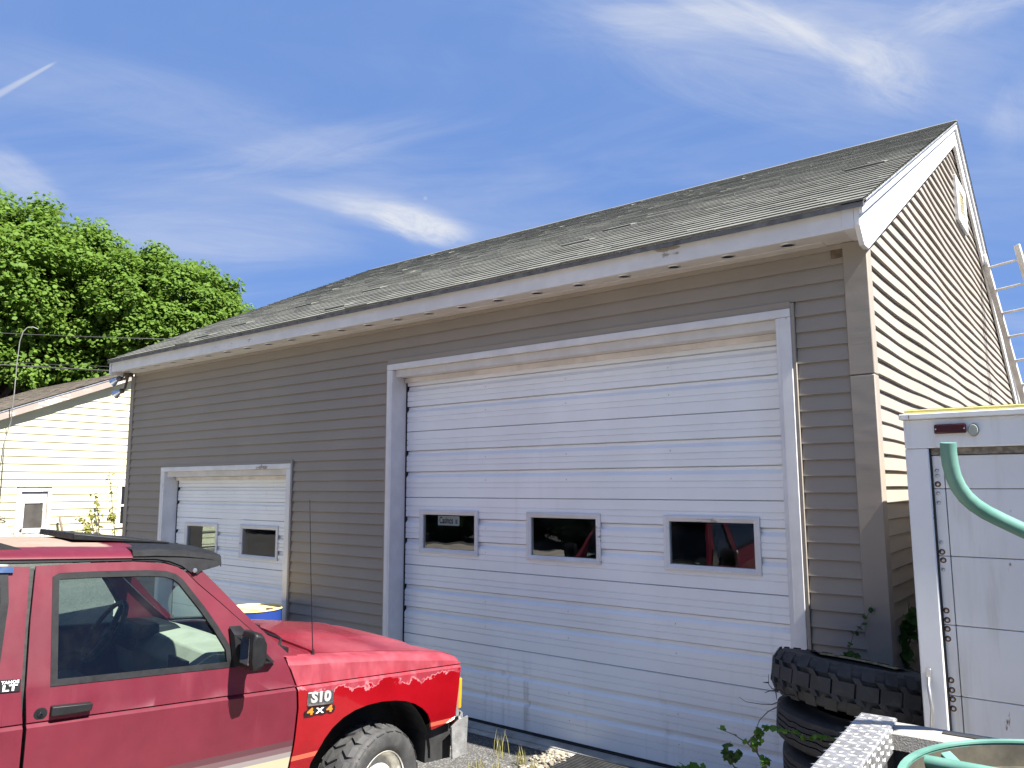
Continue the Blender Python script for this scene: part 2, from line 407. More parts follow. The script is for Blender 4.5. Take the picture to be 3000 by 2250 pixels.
g = MB(); g.grid(lambda a, b: (a, b, gz(b) + .005), linspace(-10, 12, 12), [-11, -10, -8.4] + linspace(-8, -2.2, 14))
tag(g.build('bounce_gravel', M['lot'], None, 60), kind='structure')

# ------------------------------------------------------------ the tan garage
XL, XR, YB = -5.03, 4.14, 8.9
EAVE_Y, EAVE_Z, RIDGE_Y, RIDGE_Z, BACK_Y, BACK_Z = -0.30, 3.60, 4.24, 5.855, 9.2, 3.19
SF = (RIDGE_Z - EAVE_Z) / (RIDGE_Y - EAVE_Y); SB = (RIDGE_Z - BACK_Z) / (BACK_Y - RIDGE_Y)
def roof_z(y): return EAVE_Z + SF * (y - EAVE_Y) if y < RIDGE_Y else RIDGE_Z - SB * (y - RIDGE_Y)
garage = empty('garage', (0, 0, 0), 0, 'tan vinyl sided garage with grey shingle roof and two white overhead doors', 'garage')
BIG = (-0.074, 3.687, 3.068); SMALL = (-4.127, -1.501, 2.174)
# sheathing of the walls
w = MB()
for a, b, z0, z1 in ((XL, SMALL[0] + .03, -.3, SMALL[2] - .02), (SMALL[1] - .03, BIG[0] + .03, -.3, SMALL[2] - .02), (BIG[1] - .05, XR - .01, -.3, SMALL[2] - .02),
                     (XL, BIG[0] + .03, SMALL[2] - .02, BIG[2] - .03), (BIG[1] - .05, XR - .01, SMALL[2] - .02, BIG[2] - .03), (XL, XR - .01, BIG[2] - .03, 3.48)):
    w.box((a, 0.001, z0), (b, 0.11, z1))
w.build('front_wall', M['shade'], garage)
w = MB(); LW = (1.0, 1.75, 0.85, 1.72)
for y0, y1, z0, z1 in ((.112, LW[0], -.3, 3.4), (LW[1], YB, -.3, 3.4), (LW[0], LW[1], -.3, LW[2]), (LW[0], LW[1], LW[3], 3.4)):
    w.box((XL, y0, z0), (XL + .12, y1, z1))
w.prism([(XL, .0, 3.401), (XL, YB, 3.401), (XL, YB, roof_z(YB) - .1), (XL, RIDGE_Y, RIDGE_Z - .1), (XL, .0, roof_z(0) - .1)], (.12, 0, 0), 0)
w.build('side_wall', M['siding'], garage)
w = MB(); w.box((XL + .001, YB, -.3), (XR - .01, YB + .12, 3.2)); w.build('back_wall', M['siding'], garage)
w = MB(); w.prism([(XR - .12, .112, -.3), (XR - .12, YB, -.3), (XR - .12, YB, roof_z(YB) - .1), (XR - .12, RIDGE_Y, RIDGE_Z - .1), (XR - .12, .112, roof_z(.112) - .1)], (.115, 0, 0), 0)
w.build('gable_wall', M['shade'], garage)
w = MB(); w.box((XL, .02, -.3), (XR, YB, -.02)); w.build('floor_slab', M['concrete'], garage)
# window in the far side wall
f = MB()
for y0, y1, z0, z1 in ((LW[0], LW[0] + .05, LW[2], LW[3]), (LW[1] - .05, LW[1], LW[2], LW[3]), (LW[0] + .05, LW[1] - .05, LW[2], LW[2] + .05), (LW[0] + .05, LW[1] - .05, LW[3] - .05, LW[3])):
    f.box((XL + .02, y0, z0), (XL + .08, y1, z1))
yc, zc = (LW[0] + LW[1]) / 2, (LW[2] + LW[3]) / 2
f.box((XL + .03, yc - .012, LW[2] + .05), (XL + .06, yc + .012, LW[3] - .05))
for q in (-.2, 0, .2): f.box((XL + .031, LW[0] + .05, zc + q - .01), (XL + .058, LW[1] - .05, zc + q + .01))
f.build('side_window_frame', M['trim'], garage)
f = MB(); f.box((XL + .04, LW[0] + .05, LW[2] + .05), (XL + .046, LW[1] - .05, LW[3] - .05)); f.build('side_window_pane', M['pane'], garage)

EXPO = 0.1016
rb = random.Random(4)
def front_board(x0, x1, z0, z1):
    m = MB(); b, t_ = -.025, -.004
    pr_ = [(-.0005, z0 + .022), (b + .004, z0 + .022), (b + .003, z0 - .003), (b, z0 - .002), (t_, z1 + .014), (-.0005, z1 + .014)]
    m.add([(x0, p, q) for p, q in pr_] + [(x1, p, q) for p, q in pr_], [tuple(range(6)), tuple(range(6, 12))[::-1]] + [(j, 6 + j, 6 + (j + 1) % 6, (j + 1) % 6) for j in range(6)])
    return m
for i in range(34):
    z0 = -.04 + EXPO * i; z1 = z0 + EXPO; zm = (z0 + z1) / 2
    cuts = [XL + .06, 4.035]
    if zm < SMALL[2]: cuts += [SMALL[0] - .022, SMALL[1] + .022]
    if zm < BIG[2]: cuts += [BIG[0] - .02, BIG[1] + .026]
    cuts.sort()
    if zm > BIG[2]:
        c = [XL + .06, rb.uniform(-3.5, 1.5), 4.035]; segs = [(c[0], c[1]), (c[1] + .002, c[2])] if i % 3 == 0 else [(c[0], c[2])]
    else: segs = list(zip(cuts[::2], cuts[1::2]))
    for a, b in segs:
        front_board(a, b, z0 + rb.uniform(-.0012, .0012), z1).build('siding_board', M['siding'], garage, fix=True)
# gable boards, a little wavy as old vinyl is
for i in range(58):
    z0 = -.05 + .0985 * i; z1 = z0 + .0985
    ya = max(.062, (z0 + .12 - EAVE_Z) / SF + EAVE_Y); yb = min(YB - .03, RIDGE_Y + (RIDGE_Z - .12 - z0) / SB)
    if yb - ya < .12: continue
    n = max(3, int((yb - ya) / .35)); ph = i * .11
    V = []; F = []
    for k in range(n + 1):
        y = ya + (yb - ya) * k / n
        dz = .006 * math.sin(y * 1.7 + ph) + .003 * math.sin(y * 4.1 + ph * 2.3) ; dx = .004 * math.sin(y * 2.6 + i * .9)
        for x_, z_ in ((-.0005, z0), (.020, z0 - .003), (.025, z0 + .003), (.005, z1 + .008), (-.0005, z1 + .008)):
            V.append((XR + x_ + (dx if x_ > .003 else 0), y, z_ + dz))
    for k in range(n):
        for j in range(4): F.append((k * 5 + j, k * 5 + j + 1, (k + 1) * 5 + j + 1, (k + 1) * 5 + j))
    m = MB(); m.add(V, F); m.build('siding_board', M['siding'], garage, 30)
# corner posts
def post(zs0, zs1):
    m = MB(); m.prism([(4.025, -.001, zs0), (4.025, -.036, zs0), (4.168, -.036, zs0), (4.168, .072, zs0), (4.139, .072, zs0), (4.139, -.001, zs0)], (0, 0, zs1 - zs0), 2)
    m.build('corner_post', M['tan_trim'], garage, bevel=.006)
post(-.1, 2.596); post(2.6, 3.4375)
m = MB(); m.prism([(XL - .018, .1, -.1), (XL - .018, -.032, -.1), (XL + .07, -.032, -.1), (XL + .07, -.001, -.1), (XL - .001, -.001, -.1), (XL - .001, .1, -.1)], (0, 0, 3.5), 2)
m.build('corner_post', M['tan_trim'], garage, bevel=.005)
m = MB(); m.box((XL + .072, -.028, 3.403), (4.03, -.002, 3.438)); m.build('frieze_strip', M['tan_trim'], garage, bevel=.003)
t = plain('weathered_sheathing', (0.13, 0.095, 0.065), .9, .4, 20)
m = MB(); m.box((3.955, -.0285, 3.35), (4.024, -.012, 3.402)); m.build('exposed_sheathing', t, garage)
# eave: fascia, crown strip, soffit with its round vents
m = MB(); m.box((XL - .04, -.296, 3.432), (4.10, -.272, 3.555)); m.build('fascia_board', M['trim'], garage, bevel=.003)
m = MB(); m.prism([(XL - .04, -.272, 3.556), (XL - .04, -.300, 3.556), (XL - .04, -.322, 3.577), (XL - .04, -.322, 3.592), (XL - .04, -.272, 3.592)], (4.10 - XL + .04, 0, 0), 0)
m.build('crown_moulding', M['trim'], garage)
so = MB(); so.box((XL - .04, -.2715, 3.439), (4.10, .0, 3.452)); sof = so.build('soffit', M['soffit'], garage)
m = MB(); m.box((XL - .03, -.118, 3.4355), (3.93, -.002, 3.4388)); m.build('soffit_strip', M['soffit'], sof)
ring = MB(); ring.lathe([(.036, -.001), (.037, -.0055), (.045, -.004), (.047, .0)], 20); ring_me = ring.mesh('vent_ring')
disc = MB(); disc.lathe([(.0001, -.0014), (.0362, -.0014)], 20); disc_me = disc.mesh('vent_screen')
ring_me.materials.append(M['alu']); disc_me.materials.append(M['dark'])
x = 3.743
while x > XL:
    o = bpy.data.objects.new('soffit_vent', ring_me); link(o, sof); o.location = (x, -.192, 3.4388)
    o = bpy.data.objects.new('vent_screen', disc_me); link(o, sof); o.location = (x, -.192, 3.4388)
    x -= .392
# end of the eave box at the far corner
m = MB(); m.box((XL - .062, -.3, 3.40), (XL - .0405, -.02, 3.59)); m.build('eave_return', M['trim'], garage, bevel=.003)
# rakes
def rake(x0, x1, front, dz_top, dz_bot, name, mat):
    m = MB()
    if front:
        poly = [(-.305, roof_z(-.305) + dz_top), (-.305, 3.575 + dz_bot + .14), (-.215, 3.345), (-.115, 3.345 ), (RIDGE_Y, RIDGE_Z + dz_bot), (RIDGE_Y, RIDGE_Z + dz_top)] if dz_bot < -.2 else \
               [(-.315, roof_z(-.315) + dz_top), (-.315, roof_z(-.315) + dz_bot), (RIDGE_Y, RIDGE_Z + dz_bot), (RIDGE_Y, RIDGE_Z + dz_top)]
    else:
        poly = [(BACK_Y, BACK_Z + dz_top), (BACK_Y, BACK_Z + dz_bot), (RIDGE_Y + .001, RIDGE_Z + dz_bot), (RIDGE_Y + .001, RIDGE_Z + dz_top)]
    m.prism([(x0, a, b) for a, b in poly], (x1 - x0, 0, 0), 0)
    return m.build(name, mat, garage, bevel=.003)
M['rake'] = painted_wood('white_rake_paint', (0.78, 0.78, 0.78), 0.80, axis=1)  # rake paint, a touch whiter and less flaked than the other trim
for fr in (True, False):
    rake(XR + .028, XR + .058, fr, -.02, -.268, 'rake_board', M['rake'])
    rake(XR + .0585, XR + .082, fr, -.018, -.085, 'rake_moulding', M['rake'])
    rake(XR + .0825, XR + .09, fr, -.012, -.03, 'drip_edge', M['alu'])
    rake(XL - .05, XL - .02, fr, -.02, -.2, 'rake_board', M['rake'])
m = MB(); m.box((4.1005, -.306, 3.432), (XR + .0275, -.037, 3.575)); m.build('eave_return', M['trim'], garage, bevel=.003)
# roof decks and shingle courses
for (ya, za, yb, zb, nm) in ((EAVE_Y - .02, EAVE_Z - .012 - .0099, RIDGE_Y, RIDGE_Z - .012, 'roof_deck'), (BACK_Y + .02, BACK_Z - .012 - .0107, RIDGE_Y, RIDGE_Z - .012, 'roof_deck')):
    m = MB(); m.prism([(XL - .06, ya, za), (XL - .06, yb, zb), (XL - .06, yb, zb - .03), (XL - .06, ya, za - .028)], (XR + .082 - XL + .06, 0, 0), 0)
    m.build(nm, M['shade'], garage)
def courses(ya, za, yb, zb, n, xa, xb, tab, mat, parent, seed, detail=True):
    rr = random.Random(seed); S = Vector((0, yb - ya, zb - za)); L = S.length; S.normalize()
    N = Vector((1, 0, 0)).cross(S)
    if N.z < 0: N = -N
    ex = L / n; P0 = Vector((0, ya, za))
    for i in range(n):
        m = MB(); x = xa; first = tab * rr.uniform(.15, .95); edges = [xa]
        x = xa + first
        while x < xb - .02: edges.append(x); x += tab
        edges.append(xb)
        s1 = min((i + 1) * ex + .012, L); rows = []
        for j in range(len(edges) - 1):
            th = .012 + rr.uniform(-.0015, .0015) + (.008 if detail and rr.random() < .015 else 0); dn = rr.uniform(-.004, .003); sk = rr.uniform(-.0025, .0025)
            for xx, d_ in ((edges[j] + (.002 if j else 0), sk), (edges[j + 1] - .001, -sk)):
                s0 = i * ex - .022 + dn + d_
                rows.append([P0 + S * s_ + N * h_ + Vector((xx, 0, 0)) for s_, h_ in ((s1, -.004), (s0, -.001), (s0, th), (s0 + .03, th - .001), (s1, .0015))])
        V = [q for r_ in rows for q in r_]
        m.add(V, [(j * 5 + k, (j + 1) * 5 + k, (j + 1) * 5 + k + 1, j * 5 + k + 1) for j in range(len(rows) - 1) for k in range(4)])
        m.build('shingle_course', mat, parent, 20)
courses(EAVE_Y - .02, EAVE_Z - .0105, RIDGE_Y, RIDGE_Z, 38, XL - .075, XR + .096, .305, M['shingle'], garage, 5)
courses(BACK_Y + .02, BACK_Z - .0105, RIDGE_Y, RIDGE_Z, 12, XL - .075, XR + .096, 1.2, M['shingle'], garage, 6, False)
m = MB(); m.prism([(XL - .07, RIDGE_Y - .13, RIDGE_Z - .055), (XL - .07, RIDGE_Y, RIDGE_Z + .011), (XL - .07, RIDGE_Y + .13, RIDGE_Z - .06), (XL - .07, RIDGE_Y, RIDGE_Z - .01)], (XR - XL + .165, 0, 0), 0)
m.build('ridge_cap', M['shingle'], garage)
m = MB(); m.prism([(XL - .07, EAVE_Y - .034, EAVE_Z - .058), (XL - .07, EAVE_Y - .034, EAVE_Z - .026), (XL - .07, EAVE_Y + .05, EAVE_Z + .012), (XL - .07, EAVE_Y + .05, EAVE_Z - .012)], (XR - XL + .16, 0, 0), 0)
m.build('eave_drip_edge', plain('dark_drip_edge', (.13, .13, .128), .6, .4, 9), garage)
# gable vent
vf = MB(); Y0, Y1, Z0, Z1 = 4.12, 4.80, 4.72, 5.22; xa, xb = XR + .012, XR + .052
for y0, y1, z0, z1 in ((Y0, Y0 + .16, Z0, Z1), (Y1 - .16, Y1, Z0, Z1), (Y0 + .16, Y1 - .16, Z0, Z0 + .13), (Y0 + .16, Y1 - .16, Z1 - .11, Z1)):
    vf.box((xa, y0, z0), (xb, y1, z1))
gv = vf.build('gable_vent', M['trim'], garage, bevel=.004)
lm = plain('yellowed_louver_paint', (.60, .56, .40), .6, .15)
for k in range(9):
    m = MB(); z = Z0 + .14 + k * .0275
    m.hexa([(xa - .01, Y0 + .161, z + .022), (xb - .012, Y0 + .161, z), (xb - .012, Y1 - .161, z), (xa - .01, Y1 - .161, z + .022)],
           [(xa - .01, Y0 + .161, z + .028), (xb - .012, Y0 + .161, z + .006), (xb - .012, Y1 - .161, z + .006), (xa - .01, Y1 - .161, z + .028)])
    m.build('slat', lm, gv)
# door openings: casing, jambs, J-channel, overhead doors
PROF = [(0, .016), (.008, 0)]
for c_ in (.14, .215): PROF += [(c_ - .005, 0), (c_ - .003, .007), (c_ + .003, .007), (c_ + .008, .0)]
PROF += [(.295, 0), (.340, .022), (.377, .022), (.378, .040), (.390, .040), (.391, 0)]
for c_ in (.47, .545): PROF += [(c_ - .005, 0), (c_ - .003, .007), (c_ + .003, .007), (c_ + .008, .0)]
PROF += [(.615, 0), (.660, .022), (.697, .022), (.698, .040), (.710, .040), (.711, 0)]
for c_ in (.795, .87): PROF += [(c_ - .005, 0), (c_ - .003, .007), (c_ + .003, .007), (c_ + .008, .0)]
PROF += [(.992, 0), (1, .016)]
def clip_prof(z0, H, a, b):
    pts = [(z0 + f * H, d) for f, d in PROF]; zs = [p[0] for p in pts]; ds = [p[1] for p in pts]
    r = [(a, float(np.interp(a, zs, ds)))] + [p for p in pts if a < p[0] < b] + [(b, float(np.interp(b, zs, ds)))]
    return r
def overhead_door(name, O, x0, x1, DY, H, nsec, wins, wz, top_vis, label):
    trim_w = .052
    # casing on the face, jambs in the depth
    for a, b in ((O[0], O[0] + trim_w), (O[1] - .075, O[1])):
        m = MB(); m.box((a, -.040, -.06), (b, .0005, O[2] - .056)); m.build('door_casing', M['trim_v'], garage, bevel=.004)
    m = MB(); m.box((O[0], -.042, O[2] - .055), (O[1], .0005, O[2])); m.build('door_casing', M['trim'], garage, bevel=.004)
    m = MB(); m.box((O[0] + trim_w - .03, -.0365, -.06), (x0 - .018, DY + .03, O[2] - .057)); m.build('door_jamb', M['trim_v'], garage, bevel=.003)
    m = MB(); m.box((x1 + .012, -.0365, -.06), (O[1] - .062, DY + .03, O[2] - .057)); m.build('door_jamb', M['trim_v'], garage, bevel=.003)
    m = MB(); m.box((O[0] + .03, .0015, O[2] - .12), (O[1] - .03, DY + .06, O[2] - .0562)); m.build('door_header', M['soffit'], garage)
    m = MB(); m.box((x0 - .01, DY - .035, O[2] - .165), (x1 + .01, DY - .008, O[2] - .121)); m.build('door_stop', plain(name + '_stop_paint', (.66, .63, .59), .7, .12, 5), garage, bevel=.004)
    m = MB(); m.box((O[1] + .0008, -.037, -.06), (O[1] + .024, -.001, O[2] + .035)); m.build('j_channel', M['tan_trim'], garage, bevel=.003)
    m = MB(); m.box((O[0] - .02, -.033, -.06), (O[0] - .0008, -.001, O[2] + .0)); m.build('j_channel', M['tan_trim'], garage, bevel=.003)
    m = MB(); m.box((O[0], -.031, O[2] + .0008), (O[1], -.001, O[2] + (.048 if O is BIG else .026))); m.build('j_channel', M['tan_trim'], garage, bevel=.003)
    # door
    m = MB(); m.box((x0 - .012, DY + .0, -.045), (x1 + .008, DY + .04, -.004)); door = m.build('overhead_door', M['dark'], garage, bevel=.008)
    door['label'] = label
    for a in (x0 - .0175, x1 + .0005):
        m = MB(); m.box((a, DY - .002, -.002), (a + .011, DY + .03, top_vis)); m.build('side_seal', M['dark'], door)
    fw = .042
    for sct in range(nsec):
        z0 = sct * H; m = MB()
        za, zb = z0 + .0012, z0 + H - .0012
        if sct == wins[0]:
            parts = [((x0, x1), (za, wz[0] + fw * .6)), ((x0, x1), (wz[1] - fw * .6, zb))]
            edges = [x0] + [q for w_ in wins[1] for q in (w_[0] + fw * .6, w_[1] - fw * .6)] + [x1]
            parts += [((edges[i], edges[i + 1]), (wz[0] + fw * .6, wz[1] - fw * .6)) for i in range(0, len(edges), 2)]
        else: parts = [((x0, x1), (za, zb))]
        for (a, b), (c, d) in parts:
            pr_ = clip_prof(z0, H, c, d)
            V = [(a, DY + q, z) for z, q in pr_] + [(b, DY + q, z) for z, q in pr_]; n = len(pr_)
            m.add(V, [(i, n + i, n + i + 1, i + 1) for i in range(n - 1)])
        m.build('door_panel', M['door'], door, fix=False)
        k = MB(); k.box((x0 + .001, DY + .045, za), (x1 - .001, DY + .06, za + .05)); k.build('panel_rail', M['shade'], door)
        if sct != wins[0]:
            k = MB(); k.box((x0 + .002, DY + .045, za + .051), (x1 - .002, DY + .058, zb)); k.build('panel_backing', M['shade'], door)
    dot = MB(); dot.lathe([(.0001, .0025), (.004, .002), (.0055, 0)], 8, Matrix.Rotation(R(90), 4, 'X')); dot_me = dot.mesh('fastener'); dot_me.materials.append(M['steel'])
    for sct in range(nsec):
        for fz in (.25, .58):
            for q in (.27, .505, .76):
                if sct == wins[0] and fz < .9 and any(w_[0] - .01 < x0 + (x1 - x0) * q < w_[1] + .01 for w_ in wins[1]): continue
                o = bpy.data.objects.new('fastener', dot_me); link(o, door); o.location = (x0 + (x1 - x0) * q, DY - .0003, (sct + fz) * H)
    for a, b in wins[1]:
        m = MB(); c = [(a, wz[0]), (b, wz[0]), (b, wz[1]), (a, wz[1])]; ci = [(a + fw, wz[0] + fw), (b - fw, wz[0] + fw), (b - fw, wz[1] - fw), (a + fw, wz[1] - fw)]
        cm = [(a + fw * .4, wz[0] + fw * .4), (b - fw * .4, wz[0] + fw * .4), (b - fw * .4, wz[1] - fw * .4), (a + fw * .4, wz[1] - fw * .4)]
        V = [(p, DY - .001, q) for p, q in c] + [(p, DY - .016, q) for p, q in c] + [(p, DY - .020, q) for p, q in cm] + [(p, DY - .008, q) for p, q in ci] + [(p, DY + .03, q) for p, q in ci]
        F = []
        for L in range(4):
            for i in range(4): F.append((L * 4 + i, L * 4 + (i + 1) % 4, (L + 1) * 4 + (i + 1) % 4, (L + 1) * 4 + i))
        m.add(V, F); m.build('window_frame', M['trim'], door, fix=True)
        m = MB(); m.add([(a + fw - .002, DY + .008, wz[0] + fw - .002), (b - fw + .002, DY + .008, wz[0] + fw - .002), (b - fw + .002, DY + .008, wz[1] - fw + .002), (a + fw - .002, DY + .008, wz[1] - fw + .002)], [(0, 1, 2, 3)]); m.build('window_pane', M['pane'], door)
    return door
WB = [(.20, .898), (1.42, 2.123), (2.655, 3.36)]
big = overhead_door('big', BIG, .012, 3.575, .15, .61, 5, (2, WB), (1.336, 1.72), 3.0, 'tall white ribbed overhead door with three small windows')
small = overhead_door('small', SMALL, -4.03, -1.585, .15, .52, 4, (2, [(-3.812, -3.10), (-2.641, -1.93)]), (1.135, 1.505), 2.1, 'smaller white ribbed overhead door with two windows')
# printed card inside the first window
m = MB(); m.box((.405, .168, 1.585), (.66, .171, 1.668)); card = m.build('window_card', plain('white_card', (.8, .8, .78), .7, .04), big)
lettering('Casinos', .085, plain('card_ink', (.015, .015, .015), .7, .1), card, Matrix.Translation((.505, .1672, 1.627)) @ Matrix.Rotation(R(90), 4, 'X'), .0004, .001, sx=.62)
m = MB(); m.box((.615, .1672, 1.60), (.64, .1678, 1.64)); m.build('print_mark', plain('card_grey_ink', (.3, .3, .3), .7, .1), card)
# things inside that show through the glass
it = empty('shop_shelf', (1.3, 3.0, 0), 0, 'dim shelf unit with clutter inside the garage behind the door windows', 'shelf')
for z in (.5, 1.0, 1.5):
    m = MB(); m.box((-.2, -.2, z), (2.2, .2, z + .03)); m.build('shelf_board', plain('shelf_board_wood', (.25, .2, .14), .8), it)
for x in (-.2, 2.16):
    m = MB(); m.box((x, -.19, -.02), (x + .04, .19, 2.0)); m.build('upright', M['steel'], it)

# ------------------------------------------------------------ the red two-door SUV
# local frame: x forward (0 at the door/fender gap), y to its left, z up (v + VB)
VB = 0.96
TA = Vector((1.875, -2.437, 0.923)); TH = Vector((0.1445, 0.988, -0.0534)); TH.normalize()
TN = Vector((TH.y, -TH.x, 0)).normalized(); TU = TN.cross(TH)
suv = empty('suv', (0, 0, 0), 0, 'faded red two-door four-wheel-drive SUV with peeling paint parked facing the garage', 'SUV')
base = TA - TU * VB
suv.matrix_world = Matrix(((TH.x, -TN.x, TU.x, base.x), (TH.y, -TN.y, TU.y, base.y), (TH.z, -TN.z, TU.z, base.z), (0, 0, 0, 1)))
WID = 1.64
def L(u, w, v): return Vector((u, -w, v + VB))
vsh = lerp_table([(-.3, .15), (-.08, .142), (0, .129), (.11, .127), (.58, .099), (1.04, .054), (1.12, .040)])
def side(u, v):
    if v < -.016: return -.050 * max(0, (-.30 - v)) / .25 - .012 * min(1, (-v) / .3) ** 2
    if v < -.002: return -.018 * (v + .016) / .014
    if v < .003: return -.018 + .008 * (v + .002) / .005
    if v < .137: return -.010 - .020 * (v / .137)
    return -.030 - .27 * (v - .137)
def paint(name, kind):
    t = NT(name); P = t.sep(); u, v = P[0], t.math('SUBTRACT', P[2], VB)
    n1 = t.noise(3.2, 6, .65); n2 = t.noise(11, 5, .6, t.map((1, 1, .35))); n3 = t.noise(24, 4)
    dull = t.mix(t.step(n1, .3, .72), (.080, .0085, .0170), (.105, .0115, .0230))
    dull = t.mix(t.math('MULTIPLY', t.step(t.noise(1.0, 4, .6, t.map((14, 14, 1.1))), .56, .8), .22), dull, (.16, .034, .048))
    if kind == 'fender':
        vivid = t.mix(t.step(n1, .3, .7), (.17, .002, .005), (.21, .003, .007))
        pink = t.mix(t.step(n2, .35, .7), (.17, .022, .034), (.24, .044, .06))
        line = t.math('ADD', v, t.math('MULTIPLY', t.math('SUBTRACT', t.math('ADD', t.math('MULTIPLY', t.noise(3.1, 2, .5), .55), t.math('MULTIPLY', t.noise(17, 3, .6), .45)), .5), .30))
        edge = t.step(line, -.036, -.030); rim = t.math('MULTIPLY', t.math('MULTIPLY', edge, t.math('SUBTRACT', 1.0, t.step(line, -.027, -.022))), t.step(t.noise(6, 2), .44, .55))
        mottled = t.math('MULTIPLY', t.step(t.noise(1.0, 3, .5, t.map((30, 30, 7))), .44, .54), t.math('SUBTRACT', 1.0, t.step(v, -.025, .06)))
        col = t.mix(edge, vivid, t.mix(t.math('MULTIPLY', mottled, .6), pink, (.22, .010, .02)))
        col = t.mix(t.math('MULTIPLY', rim, .7), col, (.42, .17, .19))
        s = t.math('SUBTRACT', v, t.math('MULTIPLY', u, .036))
        band = t.math('MULTIPLY', t.step(s, -.3655, -.3645), t.math('SUBTRACT', 1.0, t.step(s, -.3415, -.3405)))
        col = t.mix(band, col, (.42, .085, .05))
        scr = t.step(t.noise(1.0, 2, .5, t.map((5, 5, 42))), .74, .76)
        col = t.mix(t.math('MULTIPLY', scr, .25), col, (.4, .2, .2))
        t.rough(t.rng(edge, 0, 1, .16, .5)); t.con(t.rng(edge, 0, 1, .8, .1), t.p.inputs['Coat Weight'])
    elif kind == 'door':
        s = t.math('SUBTRACT', v, t.math('MULTIPLY', u, .024))
        col = dull
        for lim, c in ((-.256, (.065, .024, .031)), (-.285, (.105, .062, .07)), (-.312, (.19, .17, .17)), (-.338, (.34, .31, .215))):
            col = t.mix(t.math('SUBTRACT', 1.0, t.step(s, lim - .0015, lim + .0015)), col, c)
        t.rough(t.rng(n2, .3, .7, .36, .52))
    elif kind == 'roof':
        tan = t.step(t.math('ADD', t.math('MULTIPLY', P[1], 1.0), t.math('MULTIPLY', t.math('SUBTRACT', n1, .5), .10)), .29, .33)
        tan = t.math('MULTIPLY', tan, t.math('SUBTRACT', 1.0, t.step(t.math('ADD', u, t.math('MULTIPLY', n3, .05)), -.86, -.82)))
        col = t.mix(t.math('MULTIPLY', tan, .9), dull, t.mix(t.step(n2, .3, .7), (.22, .16, .125), (.27, .20, .16)))
        t.rough(t.rng(tan, 0, 1, .4, .75))
    elif kind == 'hood':
        f = t.step(t.math('ADD', t.noise(2.2, 3, .5, t.map((1, .5, 1))), t.math('MULTIPLY', u, .14)), .48, .78)
        col = t.mix(t.math('MULTIPLY', f, .8), t.mix(t.step(n1, .2, .8), (.125, .0090, .017), (.15, .013, .024)), (.22, .045, .060))
        sp = t.step(t.noise(26, 3), .73, .75); col = t.mix(t.math('MULTIPLY', sp, .6), col, (.36, .2, .2))
        t.rough(t.rng(f, 0, 1, .24, .5)); t.set(Coat_Weight=.25)
    else:
        col = dull; t.rough(.42)
    t.p.inputs['Specular IOR Level'].default_value = .32
    t.color(col); t.bump(t.noise(190, 2), .04, .001)
    return t.m
for k in ('fender', 'door', 'roof', 'hood', 'body'): M['paint_' + k] = paint('red_paint_' + k, k)

def side_panel(name, outer, holes, mat, cut_u, cut_v, mirror=False, th=.014, wf=side, extra=None, dw=0.0):
    bm = bmesh.new(); E_ = []
    for lp in [outer] + holes:
        vs = [bm.verts.new((p[0], 0, p[1])) for p in lp]
        E_ += [bm.edges.new((vs[i], vs[(i + 1) % len(vs)])) for i in range(len(vs))]
    bmesh.ops.triangle_fill(bm, use_beauty=True, use_dissolve=False, edges=E_)
    for c in cut_u: bmesh.ops.bisect_plane(bm, geom=bm.verts[:] + bm.edges[:] + bm.faces[:], plane_co=(c, 0, 0), plane_no=(1, 0, 0))
    for c in cut_v: bmesh.ops.bisect_plane(bm, geom=bm.verts[:] + bm.edges[:] + bm.faces[:], plane_co=(0, 0, c), plane_no=(0, 0, 1))
    for q in bm.verts:
        u, v = q.co.x, q.co.z; w_ = wf(u, v) + dw
        if mirror: w_ = -WID - w_
        q.co = L(u, w_, v)
    if extra: extra(bm, mirror)
    bmesh.ops.remove_doubles(bm, verts=bm.verts, dist=2e-4)
    bmesh.ops.recalc_face_normals(bm, faces=bm.faces)
    # orient outwards
    s = sum(f.normal.y * f.calc_area() for f in bm.faces)
    if (s > 0) != mirror: bmesh.ops.reverse_faces(bm, faces=bm.faces)
    me = bpy.data.meshes.new(name); bm.to_mesh(me); bm.free()
    o = finish(me, name, mat, suv, 32, 0, th, fix=False)
    return o

ARC = [(.125, -.46), (.133, -.392), (.192, -.282), (.235, -.232), (.295, -.190), (.365, -.162), (.446, -.146), (.535, -.141), (.626, -.147), (.70, -.160), (.766, -.184), (.822, -.215), (.869, -.255), (.893, -.30), (.907, -.348)]
us_top = linspace(-.04, 1.10, 15)
fender_out = [(.018, -.105), (.016, -.25), (.010, -.38), (.006, -.46)] + ARC + [(.915, -.352), (1.078, -.318), (1.088, -.15), (1.096, -.02)] + \
             [(a, vsh(a) - .03) for a in us_top[::-1]] + [(-.03, .085), (.004, .003)]
fender_out[-3] = (-.055, vsh(-.055) - .03) if False else fender_out[-3]
def fender_roll(bm, mirror):
    prev = None
    for a in us_top:
        row = []
        for dv, w_ in ((-.03, None), (-.018, -.033), (-.008, -.043), (-.001, -.058), (.004, -.08), (.008, -.119)):
            v = vsh(a) + dv; ww = side(a, v) if w_ is None else w_
            k = max(0, (a - .98) / .12); v -= .012 * k * k; 
            if mirror: ww = -WID - ww
            row.append(bm.verts.new(L(a, ww, v)))
        if prev:
            for i in range(5): bm.faces.new((prev[i], row[i], row[i + 1], prev[i + 1]))
        prev = row
seam_f = [(-.067, .148), (-.036, .09), (-.001, .006), (.013, -.105), (.011, -.25), (.005, -.38), (.0, -.47)]
door_win = [(-1.119, .132), (-.334, .128), (-.345, .22), (-.41, .325), (-.475, .415), (-.576, .540), (-.61, .566), (-.655, .580), (-.737, .586), (-.951, .586), (-1.11, .582), (-1.135, .567)]
